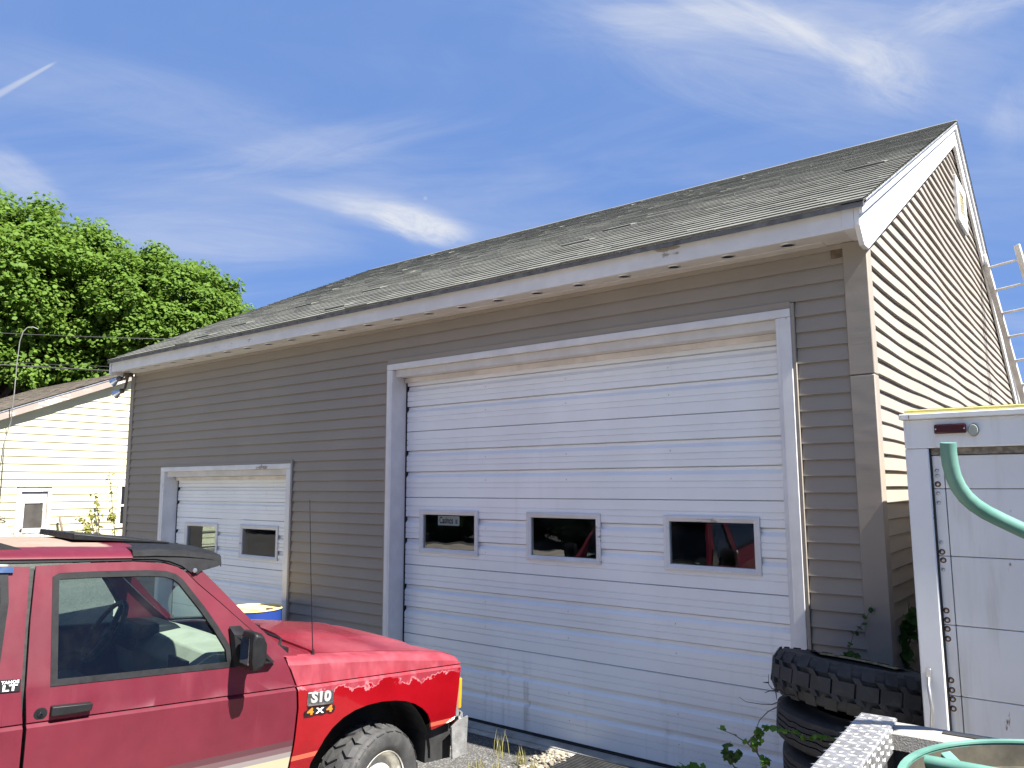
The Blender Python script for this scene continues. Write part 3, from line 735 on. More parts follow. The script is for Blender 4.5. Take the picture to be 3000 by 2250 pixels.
door_out = seam_f[::-1] + [(-.258, .305), (-.40, .43), (-.504, .517), (-.555, .568), (-.60, .597), (-.662, .615), (-.80, .624), (-1.0, .622), (-1.200, .613), (-1.207, .40), (-1.206, .13), (-1.193, 0), (-1.186, -.16), (-1.176, -.47)]
CV = [-.40, -.34, -.3, -.2, -.1, -.0165, -.016, -.0022, -.002, .003, .0034, .05, .1, .137, .16, .3, .45, .55]
for mir in (False, True):
    side_panel('fender', [(p[0] + (.006 if i < 4 or i >= len(fender_out) - 2 else 0), p[1]) for i, p in enumerate(fender_out)], [], M['paint_fender'], linspace(.1, 1.0, 10), CV, mir, extra=fender_roll)
    d = side_panel('door', door_out, [door_win], M['paint_door'], linspace(-1.1, 0, 9), CV, mir)
    # rubber run round the glass, glass itself
    inner = []
    cxy = (sum(p[0] for p in door_win) / len(door_win), .36)
    n = len(door_win)
    def inset(poly, k):
        r = []
        for i in range(len(poly)):
            a, b, c = Vector(poly[i - 1]), Vector(poly[i]), Vector(poly[(i + 1) % len(poly)])
            t1, t2 = (b - a).normalized(), (c - b).normalized()
            nn = Vector((-t1.y, t1.x)) + Vector((-t2.y, t2.x)); nn.normalize()
            q = b + nn * k / max(.5, abs(nn.dot(Vector((-t1.y, t1.x))))); r.append((q.x, q.y))
        return r
    o = side_panel('window_seal', door_win, [inset(door_win, .026)], M['black'], [], [.2, .3, .4, .5], mir, .016, dw=.003); o.parent = d; o.matrix_parent_inverse.identity()
    o = side_panel('window_glass', inset(door_win, .02), [], M['car_glass'], [], [.2, .3, .4, .5], mir, 0, dw=-.012); o.parent = d
    # roof gutter side rail
    q_out = [(-1.224, .61), (-1.224, .13), (-1.207, 0), (-1.2, -.16), (-1.19, -.47), (-1.62, -.47), (-1.66, -.34), (-1.76, -.20), (-1.9, -.15), (-2.03, -.14), (-2.16, -.15), (-2.30, -.20), (-2.40, -.34), (-2.44, -.44), (-3.02, -.40), (-3.05, .0), (-3.02, .13), (-2.80, .60), (-1.5, .62)]
    q_win = [(-1.31, .165), (-2.62, .165), (-2.56, .35), (-2.48, .57), (-1.302, .585), (-1.292, .47)]
    q = side_panel('quarter_panel', q_out, [q_win], M['paint_door'], linspace(-2.9, -1.3, 7), CV, mir)
    o = side_panel('window_seal', q_win[::-1], [inset(q_win[::-1], .03)], M['black'], [], [.3, .45], mir, .014, dw=.004); o.parent = q
    o = side_panel('window_trim', [(-1.285, .588), (-1.285, .612), (-1.6, .612), (-1.6, .592)], [], M['chrome'], [], [], mir, .01, dw=.012); o.parent = q
    o = side_panel('window_glass', inset(q_win[::-1], .02), [], M['car_glass'], [], [.3, .45], mir, 0, dw=-.008); o.parent = q
    # A-pillar outside the door and the black gutter line over the door
    side_panel('windshield_pillar', [(-.070, .150), (-.252, .306), (-.395, .432), (-.500, .520), (-.555, .575), (-.515, .605), (-.46, .560), (-.36, .462), (-.22, .322), (-.03, .155)], [], M['paint_body'], [], [.2, .3, .4, .5], mir, .03, dw=-.006)
    side_panel('roof_gutter', [(-.56, .598), (-.66, .634), (-.80, .642), (-1.2, .642), (-2.8, .63), (-2.8, .616), (-1.2, .626), (-.80, .630), (-.66, .622), (-.56, .586)], [], M['black'], [], [], mir, .02, dw=-.004)
    side_panel('door_pillar', [(-1.15, -.46), (-1.15, .10), (-1.16, .60), (-1.27, .60), (-1.27, .10), (-1.25, -.46)], [], M['dark'], [], [.137, .3, .45], mir, .01, dw=-.03)
    # rocker and dark underbody flanks
    side_panel('rocker_panel', [(.10, -.475), (-1.66, -.475), (-1.64, -.545), (.11, -.545)], [], M['paint_body'], [], [], mir, .05, wf=lambda u, v: -.06)
# hood, cowl, windshield, roof
hc = lerp_table([(-.1, .215), (.02, .210), (.15, .201), (.425, .176), (.73, .140), (1.02, .082), (1.10, .055), (1.13, .02)])
def hood_v(u, w_):
    e = vsh(u) + .0095; tt = min(1, abs(w_ + WID / 2) / .70); c = hc(u)
    v = e + (c - e) * (1 - tt ** 2.0) * .93
    v += .010 * float(np.clip((.60 - tt) / .10, 0, 1))
    k = max(0, (u - .98) / .13); v -= .012 * k * k
    return v
ws = linspace(-.123, -WID + .123, 37)
h = MB(); h.grid(lambda a, b: L(.165 - .05 * min(1, (abs(b + .82) < .62) * (1 - abs(b + .82) / .66) * 3) + a * (1.108 - .165), b, hood_v(.165 + a * .943, b)), linspace(0, 1, 19), ws)
h.build('hood', M['paint_hood'], suv, 35, 0, .016)
h = MB()
def ws_base(b): t_ = abs(b + .82) / .72; return (.02 - .095 * t_ ** 2, .205 - .055 * t_ ** 2)
def cowl(a, b):
    u0, v0 = ws_base(b); u1 = .158 - .05 * min(1, (abs(b + .82) < .62) * (1 - abs(b + .82) / .66) * 3); return L(u0 + (u1 - u0) * a, b, v0 - .004 + (hood_v(.16, b) - .006 - v0) * a)
h.grid(cowl, linspace(0, 1, 5), linspace(-.10, -WID + .10, 31)); h.build('cowl_panel', M['paint_hood'], suv, 40, 0, .01)
h = MB(); h.box((-.02, .12, VB + .19), (.06, .30, VB + .198))
m = MB(); m.tube([L(-.03, -.16, .172), L(.01, -.22, .205), L(-.015, -.62, .235)], [.009, .008, .005], 6); m.tube([L(-.03, -.40, .25), L(-.045, -.86, .27)], .008, 6)
m.box(L(-.05, -.19, .145), L(-.0, -.11, .178)); m.build('wiper', M['black'], suv)
def wshield(a, b):
    u0, v0 = ws_base(b); t_ = abs(b + .82) / .72
    tw = b * (1 - a) + a * (-.82 + (b + .82) * .885)
    u1, v1 = -.475 - .05 * t_ ** 2, .655 - .045 * t_ ** 2
    return L(u0 + (u1 - u0) * a, tw, v0 + (v1 - v0) * a + .012 * math.sin(math.pi * a))
h = MB(); h.grid(wshield, linspace(0, 1, 7), linspace(-.085, -WID + .085, 17)); h.build('windshield', M['car_glass'], suv, 60)
fr = MB()
for a0, a1 in ((0, .035), (.965, 1.0)):
    fr.grid(lambda a, b: wshield(a, b) + Vector((.004, 0, .003)), [a0, a1], linspace(-.085, -WID + .085, 17))
fr.build('windshield_seal', M['black'], suv, 60, 0, .004)
def roof(a, b):
    t_ = abs(b + .82) / .655
    edge = .642 - .0 * a
    e2 = 1 - max(0, (t_ - .72) / .28) ** 2
    v = .642 + .036 * math.sqrt(max(0, e2)) + .022 * (1 - t_ * t_)
    f = max(0, (a + .80) / .35); v -= .020 * f * f
    return L(a, b, v)
h = MB(); tw_ = [-.163, -.166, -.172, -.182, -.20, -.23, -.27, -.32, -.40, -.5, -.62, -.72, -.82]; tw_ = tw_ + [-WID - q for q in tw_[:-1][::-1]]
h.grid(roof, [-.47, -.52, -.60, -.70, -.8, -1.0, -1.3, -1.7, -2.2, -2.6, -2.85], tw_); h.build('roof', M['paint_roof'], suv, 35, 0, .02)
m = MB(); m.hexa([L(-3.06, -.05, -.42), L(-3.06, -1.59, -.42), L(-2.99, -1.59, -.42), L(-2.99, -.05, -.42)], [L(-2.86, -.18, .64), L(-2.86, -1.46, .64), L(-2.79, -1.46, .64), L(-2.79, -.18, .64)])
m.build('tailgate', M['paint_body'], suv, bevel=.02)
# black pieces on the roof: rack end, pop-up sunroof, sun visor over the windshield
m = MB(); m.hexa([L(-1.225, -.24, .672), L(-1.225, -.29, .676), L(-1.60, -.30, .676), L(-1.60, -.23, .672)], [L(-1.235, -.255, .676), L(-1.235, -.28, .678), L(-1.60, -.285, .79), L(-1.60, -.25, .79)])
m.build('roof_rack_foot', M['black'], suv, bevel=.008)
m = MB(); m.bar(L(-1.5, -.268, .775), L(-2.7, -.268, .775), .03, .03); m.build('roof_rack_rail', M['black'], suv, bevel=.006)
m = MB(); m.hexa([L(-.52, -.50, .690), L(-.52, -1.14, .690), L(-.98, -1.14, .708), L(-.98, -.50, .708)], [L(-.52, -.50, .698), L(-.52, -1.14, .698), L(-.98, -1.14, .738), L(-.98, -.50, .738)])
m.build('sunroof_panel', M['black'], suv, bevel=.005)
def visor(a, b):
    # a 0 rear (on the roof) .. 1 front lip ; b across
    t_ = abs(b + .82) / .66
    P = [(-.805, .676), (-.70, .678), (-.58, .674), (-.48, .664), (-.385, .648), (-.382, .622)]
    i = min(int(a * 5), 4); k = a * 5 - i
    u = P[i][0] + (P[i + 1][0] - P[i][0]) * k; v = P[i][1] + (P[i + 1][1] - P[i][1]) * k
    v += .022 * (1 - t_ ** 2) * (1 if i < 4 else 1 - k); u += .10 * (1 - t_ ** 2) * max(0, a - .2)
    if t_ > .955: v -= (t_ - .955) * .55
    return L(u, b, v)
bb = [-.158, -.160, -.163, -.168, -.175, -.19, -.24, -.32] + linspace(-.42, -.82, 5); bb = bb + [-WID - q for q in bb[:-1][::-1]]
m = MB(); m.grid(visor, [0, .1, .2, .3, .4, .5, .6, .7, .78, .8, .84, .9, 1.0], bb)
for mir in (0, 1):
    f_ = (lambda u, v, w_: L(u, w_ if not mir else -WID - w_, v))
    poly = [(-.808, .674), (-.808, .638), (-.70, .636), (-.64, .626), (-.58, .603), (-.53, .566), (-.505, .562), (-.487, .576), (-.402, .597), (-.384, .607), (-.386, .646), (-.48, .662), (-.58, .672), (-.70, .677)]
    V = [f_(u, v, -.152 - .27 * (v - .6)) for u, v in poly] + [f_(u, v, -.170 - .27 * (v - .6)) for u, v in poly]; n = len(poly)
    m.add(V, [tuple(range(n)), tuple(range(n, 2 * n))[::-1]] + [(i, (i + 1) % n, n + (i + 1) % n, n + i) for i in range(n)])
m.build('sun_visor', M['black'], suv, 35, 0, .006)
m = MB(); m.lathe([(.0001, .004), (.010, .003), (.012, 0)], 10, Matrix.Translation(L(-.522, -.135, .580)) @ Matrix.Rotation(R(90), 4, 'X')); m.build('visor_bolt', M['steel'], suv)
# mirrors
for mir in (0, 1):
    def f_(u, v, w_): return L(u, w_ if not mir else -WID - w_, v)
    m = MB()
    P0 = [(-.330, .315), (-.290, .305), (-.268, .26), (-.266, .18), (-.280, .145), (-.325, .135), (-.338, .17), (-.342, .285)]
    V = [f_(u + .012, v * .9 + .02, .035) for u, v in P0] + [f_(u, v, .05) for u, v in P0] + [f_(u - .004, v, .165) for u, v in P0] + [f_(u * .93 - .022, v * .86 + .03, .185) for u, v in P0]
    F = [tuple(range(8)), tuple(range(24, 32))[::-1]]
    for r_ in range(3): F += [(r_ * 8 + i, r_ * 8 + (i + 1) % 8, (r_ + 1) * 8 + (i + 1) % 8, (r_ + 1) * 8 + i) for i in range(8)]
    m.add(V, F); mo = m.build('side_mirror', M['black'], suv, 40, .008)
    m = MB(); m.add([f_(-.3445, .285, .06), f_(-.3415, .165, .06), f_(-.345, .165, .155), f_(-.348, .285, .155)], [(0, 1, 2, 3)]); m.build('mirror_glass', M['chrome'], mo, None, 0, .003)
    m = MB(); V = [f_(-.355, .315, -.065), f_(-.338, .125, -.015), f_(-.12, .13, -.02), f_(-.20, .215, -.035), f_(-.30, .315, -.062)]
    V2 = [f_(-.345, .28, -.02), f_(-.330, .135, .012), f_(-.15, .135, .012), f_(-.21, .19, .03), f_(-.30, .275, -.018)]
    m.add(V + V2, [(0, 1, 2, 3, 4), (9, 8, 7, 6, 5)] + [(i, (i + 1) % 5, 5 + (i + 1) % 5, 5 + i) for i in range(5)]); m.build('mirror_mount', M['black'], mo, 40)
    m = MB(); m.hexa([f_(-.31, .15, .0), f_(-.25, .15, .0), f_(-.27, .15, .06), f_(-.32, .15, .06)], [f_(-.31, .21, -.015), f_(-.25, .21, -.015), f_(-.27, .23, .06), f_(-.32, .23, .06)]); m.build('mirror_arm', M['black'], mo, bevel=.004)
    # door handle and lock
    m = MB(); P0 = [(-1.112, .059), (-.961, .055), (-.957, .050), (-.960, .022), (-1.107, .018), (-1.114, .025)]
    V = [f_(u, v, side(u, v) + .0005) for u, v in P0] + [f_(u * .992 - .0083, v * .9 + .004, .016) for u, v in P0]
    m.add(V, [tuple(range(6)), tuple(range(6, 12))[::-1]] + [(i, (i + 1) % 6, 6 + (i + 1) % 6, 6 + i) for i in range(6)]); m.build('door_handle', M['black'], suv, bevel=.004)
    m = MB(); m.lathe([(.0001, .006), (.012, .006), (.013, .002), (.024, .0015), (.025, 0)], 16, Matrix.Translation(f_(-1.146, .031, -.013)) @ Matrix.Rotation(R(90 if not mir else -90), 4, 'X')); m.build('door_lock', M['black'], suv, 40)
    m = MB(); m.lathe([(.0001, .009), (.006, .009), (.007, .004)], 10, Matrix.Translation(f_(-1.146, .031, -.013)) @ Matrix.Rotation(R(90 if not mir else -90), 4, 'X')); m.build('lock_cylinder', M['chrome'], suv, 40)
# antenna
ab = L(.139, -.100, .104)
m = MB(); m.lathe([(.018, -.02), (.017, .004), (.010, .014), (.008, .04), (.004, .055)], 12, Matrix.Translation(ab)); m.build('antenna_base', M['black'], suv, 40)
m = MB(); m.tube([ab + Vector((0, 0, .03)), ab + Vector((-.045, 0, .42)), ab + Vector((-.089, 0, .84))], [.0028, .0024, .0018], 6); m.build('antenna', M['black'], suv)
# nose: header panel, marker lamp, grille, headlamps, bumper
hp = plain('grey_header_plastic', (.16, .165, .165), .45, .15)
for mir in (0, 1):
    def f_(u, v, w_): return L(u, w_ if not mir else -WID - w_, v)
    m = MB(); m.hexa([f_(1.083, -.305, -.010), f_(1.118, -.305, -.022), f_(1.150, -.305, -.12), f_(1.083, -.305, -.12)], [f_(1.092, -.035, -.016), f_(1.118, -.035, -.028), f_(1.145, -.035, -.12), f_(1.092, -.035, -.12)])
    m.build('lamp_bezel', hp, suv, bevel=.005)
    t_ = NT('amber_lens'); t_.set(Base_Color=(.95, .30, .01, 1), Roughness=.15, Transmission_Weight=.15); t_.bump(t_.noise(60, 2, .5, t_.map((1, 1, .2))), .2, .002)
    m = MB(); m.hexa([f_(1.104, -.262, -.013), f_(1.137, -.262, -.026), f_(1.155, -.262, -.10), f_(1.104, -.262, -.07)], [f_(1.108, -.088, -.015), f_(1.135, -.088, -.028), f_(1.152, -.088, -.10), f_(1.108, -.088, -.07)])
    m.build('marker_lamp', t_.m, suv, bevel=.006)
    m = MB(); m.box(f_(1.14, -.27, -.15), f_(1.165, -.08, -.38)); m.build('headlamp', M['pane'], suv, bevel=.01)
m = MB(); m.box(L(1.06, -.13, -.33), L(1.14, -WID + .13, .03)); m.build('grille_panel', hp, suv, bevel=.01)
for k in range(4):
    m = MB(); m.box(L(1.139, -.40, -.26 + k * .055), L(1.152, -WID + .40, -.245 + k * .055)); m.build('grille_bar', M['chrome'], suv)
def bump(a, b):
    # a vertical 0..1, b along
    w_ = b; e = max(0, abs(b + .82) - .70) / .13
    u = 1.235 - .03 * (abs(b + .82) / .82) ** 2 - .105 * e ** 1.6
    v = -.530 + a * .225
    v += .02 * e if a < .5 else .008 * e
    return L(u + .018 * math.sin(math.pi * a), w_ , v)
bl = [.008, -.006, -.025, -.05, -.08, -.12] + linspace(-.2, -.82, 6); bl = bl + [-WID - q for q in bl[:-1][::-1]]
m = MB(); m.grid(bump, [0, .1, .3, .5, .7, .9, 1], bl)
for e_ in (0, 1):
    def f_(u, v, w_): return L(u, w_ if not e_ else -WID - w_, v)
    m.add([f_(1.040, -.350, -.004), f_(1.052, -.528, .002), f_(1.150, -.513, .010), f_(1.155, -.30, .008), f_(1.09, -.318, -.002)], [(0, 1, 2, 3, 4)])
m.build('front_bumper', plain('dulled_chrome', (.78, .78, .77), .30, .15, 14, .85, .0), suv, 35, 0, .012)
m = MB(); m.box(L(.91, -.07, -.545), L(1.10, -WID + .07, -.33)); m.build('front_valance', M['dark'], suv)
# inner wheel wells, chassis
for cu in (.52, -2.03):
    for s_ in (0, 1):
        m = MB(); mw = Matrix.Translation(L(cu, -.06 if not s_ else -WID + .39, -.50)) @ Matrix.Rotation(R(-90), 4, 'X') if False else Matrix.Translation(L(cu, -.05 if not s_ else -WID + .37, -.52)) @ Matrix.Rotation(R(-90), 4, 'X')
        m.lathe([(.415, .0), (.415, .32), (.0001, .32)], 20, mw, -math.pi, 0); m.build('wheel_well', M['dark'], suv)
m = MB(); m.box(L(1.0, -.40, -.62), L(-2.9, -WID + .40, -.49)); m.build('chassis', M['dark'], suv)
m = MB(); m.box(L(1.05, -.12, -.48), L(-.10, -WID + .12, .02)) if False else m.box(L(1.05, -.42, -.48), L(-.02, -WID + .42, .01)); m.build('engine_bay', M['dark'], suv)
m = MB(); m.box(L(-.02, -.06, -.49), L(-2.95, -WID + .06, -.46)); m.build('cabin_floor', M['dark'], suv)
# cabin
cab = plain('grey_cabin_plastic', (.34, .32, .27), .6, .12, 6); sea = plain('dark_seat_cloth', (.04, .04, .045), .9, .3, 30)
m = MB(); V = []
for w_ in (-.09, -WID + .09):
    V += [L(-.03, w_, .135), L(-.20, w_, .170), L(-.34, w_, .150), L(-.40, w_, .06), L(-.36, w_, -.12), L(-.05, w_, -.2)]
m.add(V, [tuple(range(6)), tuple(range(6, 12))[::-1]] + [(i, (i + 1) % 6, 6 + (i + 1) % 6, 6 + i) for i in range(6)]); da = m.build('dashboard', cab, suv, bevel=.012)
m = MB(); m.box(L(-.405, -.42, .0), L(-.385, -.66, .10)); m.build('dash_panel', M['black'], da, bevel=.004)
m = MB(); m.hexa([L(-.44, -1.06, .11), L(-.44, -1.44, .11), L(-.18, -1.44, .165), L(-.18, -1.06, .165)], [L(-.42, -1.08, .20), L(-.42, -1.42, .20), L(-.22, -1.42, .20), L(-.22, -1.08, .20)]); m.build('instrument_hood', M['black'], da, bevel=.015)
mw = Matrix.Translation(L(-.56, -1.24, .15)) @ Matrix.Rotation(R(-62), 4, 'Y')
m = MB(); m.tube([mw @ Vector((.185 * math.cos(q), .185 * math.sin(q), 0)) for q in linspace(0, 2 * math.pi, 25)], .014, 8, False)
m.tube([mw @ Vector((-.18, 0, 0)), mw @ Vector((0, 0, -.03)), mw @ Vector((.18, 0, 0))], .016, 6); m.tube([mw @ Vector((0, 0, 0)), mw @ Vector((0, 0, -.22))], .03, 8)
m.build('steering_wheel', M['black'], suv, 50)
for w0 in (-.22, -.94):
    m = MB(); m.box(L(-.62, w0, -.28), L(-1.10, w0 - .48, -.06)); s_ = m.build('seat_cushion', sea, suv, bevel=.06, bseg=3)
    m = MB(); m.hexa([L(-1.02, w0, -.12), L(-1.02, w0 - .48, -.12), L(-1.20, w0 - .48, -.12), L(-1.20, w0, -.12)], [L(-1.22, w0 - .03, .33), L(-1.22, w0 - .45, .33), L(-1.33, w0 - .45, .33), L(-1.33, w0 - .03, .33)]); m.build('seat_back', sea, suv, bevel=.05, bseg=3)
    m = MB(); m.box(L(-1.25, w0 - .12, .36), L(-1.34, w0 - .36, .50)); m.build('headrest', sea, suv, bevel=.035, bseg=3)
m = MB(); m.box(L(-.40, -.70, .50), L(-.36, -.94, .565)); m.build('rear_view_mirror', M['black'], suv, bevel=.015)
m = MB(); m.tube([L(-.37, -.82, .56), L(-.40, -.82, .62)], .008, 6); m.build('mirror_stalk', M['black'], suv)
m = MB(); m.hexa([L(-.03, -.40, .205), L(-.03, -.52, .205), L(-.13, -.52, .20), L(-.13, -.40, .20)], [L(-.03, -.40, .207), L(-.03, -.52, .207), L(-.13, -.52, .202), L(-.13, -.40, .202)]); m.build('paper_note', plain('paper', (.75, .78, .72), .8, .03), suv)
m = MB(); m.grid(lambda a, b: roof(a, b) - Vector((0, 0, .03)), [-.50, -.8, -1.3, -2.0, -2.8], [-.18, -.3, -.82, -1.34, -1.46]); m.build('headliner', cab, suv, 60)
# badges
pl = Matrix(((1, 0, 0, 0), (0, 0, -1, 0), (0, 1, 0, 0), (0, 0, 0, 1)))
def badge_mat(u, v, w_, rot=0): return Matrix.Translation(L(u, w_, v)) @ pl @ Matrix.Rotation(rot, 4, 'Z')
cd = plain('badge_grey_metal', (.20, .20, .205), .35, .15, 40, .9, .05)
m = MB(); m.hexa([L(.068, -.004, -.100), L(.223, -.004, -.106), L(.223, .006, -.106), L(.068, .006, -.100)], [L(.068, -.004, -.036), L(.219, -.004, -.041), L(.219, .006, -.041), L(.068, .006, -.036)])
bd = m.build('model_badge', cd, suv, bevel=.003)
lettering('S10', .070, plain('badge_silver', (.40, .40, .40), .45, .05, 20, .3, .0), bd, badge_mat(.144, -.0655, .0075, R(-2)), .003, .003, sx=1.12)
m = MB(); m.bar(L(.073, .007, -.0965), L(.217, .007, -.102), .006, .008); m.build('badge_bar', M['chrome'], bd)
m = MB(); poly = [(.056, -.148), (.058, -.128), (.085, -.112), (.108, -.112), (.150, -.118), (.205, -.113), (.232, -.116), (.234, -.142), (.215, -.149), (.190, -.143), (.16, -.150), (.13, -.144), (.095, -.150)]
V = [L(a, -.006, b) for a, b in poly] + [L(a, .005, b) for a, b in poly]; n = len(poly)
m.add(V, [tuple(range(n))[::-1], tuple(range(n, 2 * n))] + [(i, (i + 1) % n, n + (i + 1) % n, n + i) for i in range(n)]); bd = m.build('drive_badge', M['black'], suv)
org = plain('badge_orange', (.70, .16, .02), .4, .05); whi = plain('badge_white', (.8, .8, .8), .4, .03)
lettering('4', .044, org, bd, badge_mat(.088, -.131, .0058, R(-2)), .0015, .0015, sx=1.55)
lettering('X', .036, whi, bd, badge_mat(.143, -.132, .0058, R(-2)), .0015, .001, sx=1.6)
lettering('4', .044, org, bd, badge_mat(.200, -.131, .0058, R(-2)), .0015, .0015, sx=1.55)
m = MB(); m.hexa([L(-1.308, -.0385, .130), L(-1.228, -.0385, .128), L(-1.228, -.024, .128), L(-1.308, -.024, .130)], [L(-1.308, -.048, .176), L(-1.228, -.048, .172), L(-1.228, -.031, .172), L(-1.308, -.031, .176)]); bd = m.build('trim_badge', M['black'], suv)
lettering('TAHOE', .0165, whi, bd, badge_mat(-1.266, .1655, -.029), .0012, .0003, sx=1.15)
lettering('LT', .032, whi, bd, badge_mat(-1.266, .1435, -.0255), .0012, .001, sx=1.5)

# wheels
def tyre_mesh(Rr, W, lugs, rings, lug_h, twist, rim_r, seed=0):
    """tyre about local y; returns carcass MB and lug MB"""
    c = MB(); mw = Matrix.Rotation(R(90), 4, 'X')
    h = W / 2; r = Rr - lug_h
    c.lathe([(rim_r, h * .72), (rim_r + .012, h * .86), (rim_r + (r - rim_r) * .35, h), (rim_r + (r - rim_r) * .6, h * 1.0), (rim_r + (r - rim_r) * .86, h * .95), (r - .006, h * .86), (r, h * .74), (r, 0), (r, -h * .74),
             (r - .006, -h * .86), (rim_r + (r - rim_r) * .86, -h * .95), (rim_r + (r - rim_r) * .6, -h), (rim_r + (r - rim_r) * .35, -h), (rim_r + .012, -h * .86), (rim_r, -h * .72)], 48, mw)
    lg = MB()
    for j, (y0, y1, wid, off, sk) in enumerate(rings):
        for k in range(lugs):
            a = 2 * math.pi * (k + off) / lugs; da_ = math.pi / lugs * wid
            def P(ang, y, rr): return Vector((rr * math.cos(ang), y * h, rr * math.sin(ang)))
            ro = lambda y: Rr - max(0, abs(y) - .7) * .10
            lo = [P(a - da_ + sk * y0, y0, r - .012), P(a + da_ + sk * y0, y0, r - .012), P(a + da_ + sk * y1, y1, r - .012), P(a - da_ + sk * y1, y1, r - .012)]
            hi = [P(a - da_ * .92 + sk * y0, y0, ro(y0)), P(a + da_ * .92 + sk * y0, y0, ro(y0)), P(a + da_ * .92 + sk * y1, y1, ro(y1)), P(a - da_ * .92 + sk * y1, y1, ro(y1))]
            lg.hexa(lo, hi)
    return c, lg
def rubber(name, c, dust):
    t = NT(name); n = t.noise(9, 6, .65)
    col = t.mix(t.step(n, .35, .7), mul(c, .7), mul(c, 1.3)); col = t.mix(t.math('MULTIPLY', t.step(t.noise(22, 5, .7), .5, .8), dust), col, (.20, .185, .155))
    t.color(col); t.rough(t.rng(n, .3, .7, .62, .85)); t.bump(t.noise(70, 4), .3, .004); return t.m
M['tyre'] = rubber('mud_tyre_rubber', (.038, .038, .039), .25)
MUD = [(-.98, -.45, .74, 0, .10), (-.42, -.03, .62, .5, -.25), (.03, .42, .62, .1, .25), (.45, .98, .74, .55, -.10)]
TR, TW, HUBV = .335, .245, -.618
tc, tl = tyre_mesh(TR, TW, 24, MUD, .014, 0, .195)
side_txt = None
rim = MB(); mw = Matrix.Rotation(R(90), 4, 'X')
rim.lathe([(.198, .10), (.203, .105), (.206, .098), (.190, .085), (.178, .05), (.172, .035), (.15, .045), (.118, .06), (.085, .062), (.06, .055), (.058, .10), (.045, .118), (.0001, .12)], 36, mw)
white_rim = plain('cream_wheel_enamel', (.62, .60, .53), .4, .2, 14)
lug = MB()
for k in range(5):
    a = 2 * math.pi * k / 5; lug.lathe([(.0001, .082), (.010, .08), (.012, .06)], 6, mw @ Matrix.Translation((.078 * math.cos(a), .078 * math.sin(a), 0)))
for k in range(5):
    pass
first = None
for cu, s_, st in ((.555, 0, 16), (.555, 1, 16), (-2.03, 0, 0), (-2.03, 1, 0)):
    W_ = Matrix.Translation(L(cu, -.125 if not s_ else -WID + .125, HUBV)) @ Matrix.Rotation(R(st), 4, 'Z') @ Matrix.Rotation(R(180 if s_ else 0), 4, 'Z')
    if first is None:
        a = tc.build('wheel', M['tyre'], suv, 35); b = tl.build('tread_blocks', M['tyre'], a, fix=False); b['kind'] = 'stuff'
        c = rim.build('rim', white_rim, a, 40); d = lug.build('lug_nuts', M['chrome'], a, 40)
        first = a
    else: a = copy_tree(first, suv)
    a.matrix_local = W_

# ------------------------------------------------------------ the pale yellow neighbouring house
HX = -18.0
house = empty('yellow_house', (HX, 2, -.04), 0, 'pale yellow clapboard house with brown shingle roof beyond the garage', 'house')
def H(x, y, z): return (x - HX, y - 2, z + .04)
M['clap'] = siding_mat('pale_yellow_clapboard', (.57, .54, .36), .04, .6)
HY0, HY1 = 1.2, 11.4; HR = (6.6, 5.55); HS = .418
def hroof(y): return HR[1] - HS * abs(y - HR[0])
HD = (3.34, 4.21, 1.91)   # door casing y0, y1, top
m = MB(); m.prism([H(HX - .2, HY0, -.3), H(HX - .2, HY1, -.3), H(HX - .2, HY1, hroof(HY1) - .12), H(HX - .2, HR[0], HR[1] - .12), H(HX - .2, HY0, hroof(HY0) - .12)], (.19, 0, 0), 0); m.build('wall', M['shade'], house)
m = MB(); m.box(H(HX - 8, HY0, -.3), H(HX - .2, HY0 + .15, hroof(HY0) - .12)); m.box(H(HX - 8, HY1 - .15, -.3), H(HX - .2, HY1, hroof(HY1) - .12)); m.build('side_wall', M['clap'], house)
e = .205
for i in range(28):
    z0 = -.1 + i * e; z1 = z0 + e
    ya = max(HY0 + .02, HR[0] - (HR[1] - .13 - z0) / HS); yb = min(HY1, HR[0] + (HR[1] - .13 - z0) / HS)
    if yb - ya < .1: continue
    segs = [(HY0 + .02, HY1)] if z0 + e / 2 > HD[2] else [(HY0 + .02, HD[0] - .002), (HD[1] + .002, HY1)]
    for a, b in segs:
        def lim(y, z): d_ = max(0, (HR[1] - .16 - z) / HS); return min(max(y, HR[0] - d_), HR[0] + d_)
        pf = [(-.001, z0), (.028, z0 - .004), (.030, z0 + .008), (.006, z1 + .006), (-.001, z1 + .006)]
        m = MB(); m.add([H(HX + p, lim(a, q), q) for p, q in pf] + [H(HX + p, lim(b, q), q) for p, q in pf], [tuple(range(5)), tuple(range(5, 10))[::-1]] + [(j, 5 + j, 5 + (j + 1) % 5, (j + 1) % 5) for j in range(5)])
        m.build('clapboard', M['clap'], house)
old = painted_wood('peeling_white_paint', (.72, .72, .70), .60, (.30, .25, .20), 2)
for a, b in ((HD[0], HD[0] + .11), (HD[1] - .11, HD[1])):
    m = MB(); m.box(H(HX - .005, a, -.1), H(HX + .045, b, HD[2] - .1)); m.build('door_casing', old, house, bevel=.005)
m = MB(); m.box(H(HX - .005, HD[0], HD[2] - .099), H(HX + .05, HD[1], HD[2])); m.build('door_casing', old, house, bevel=.005)
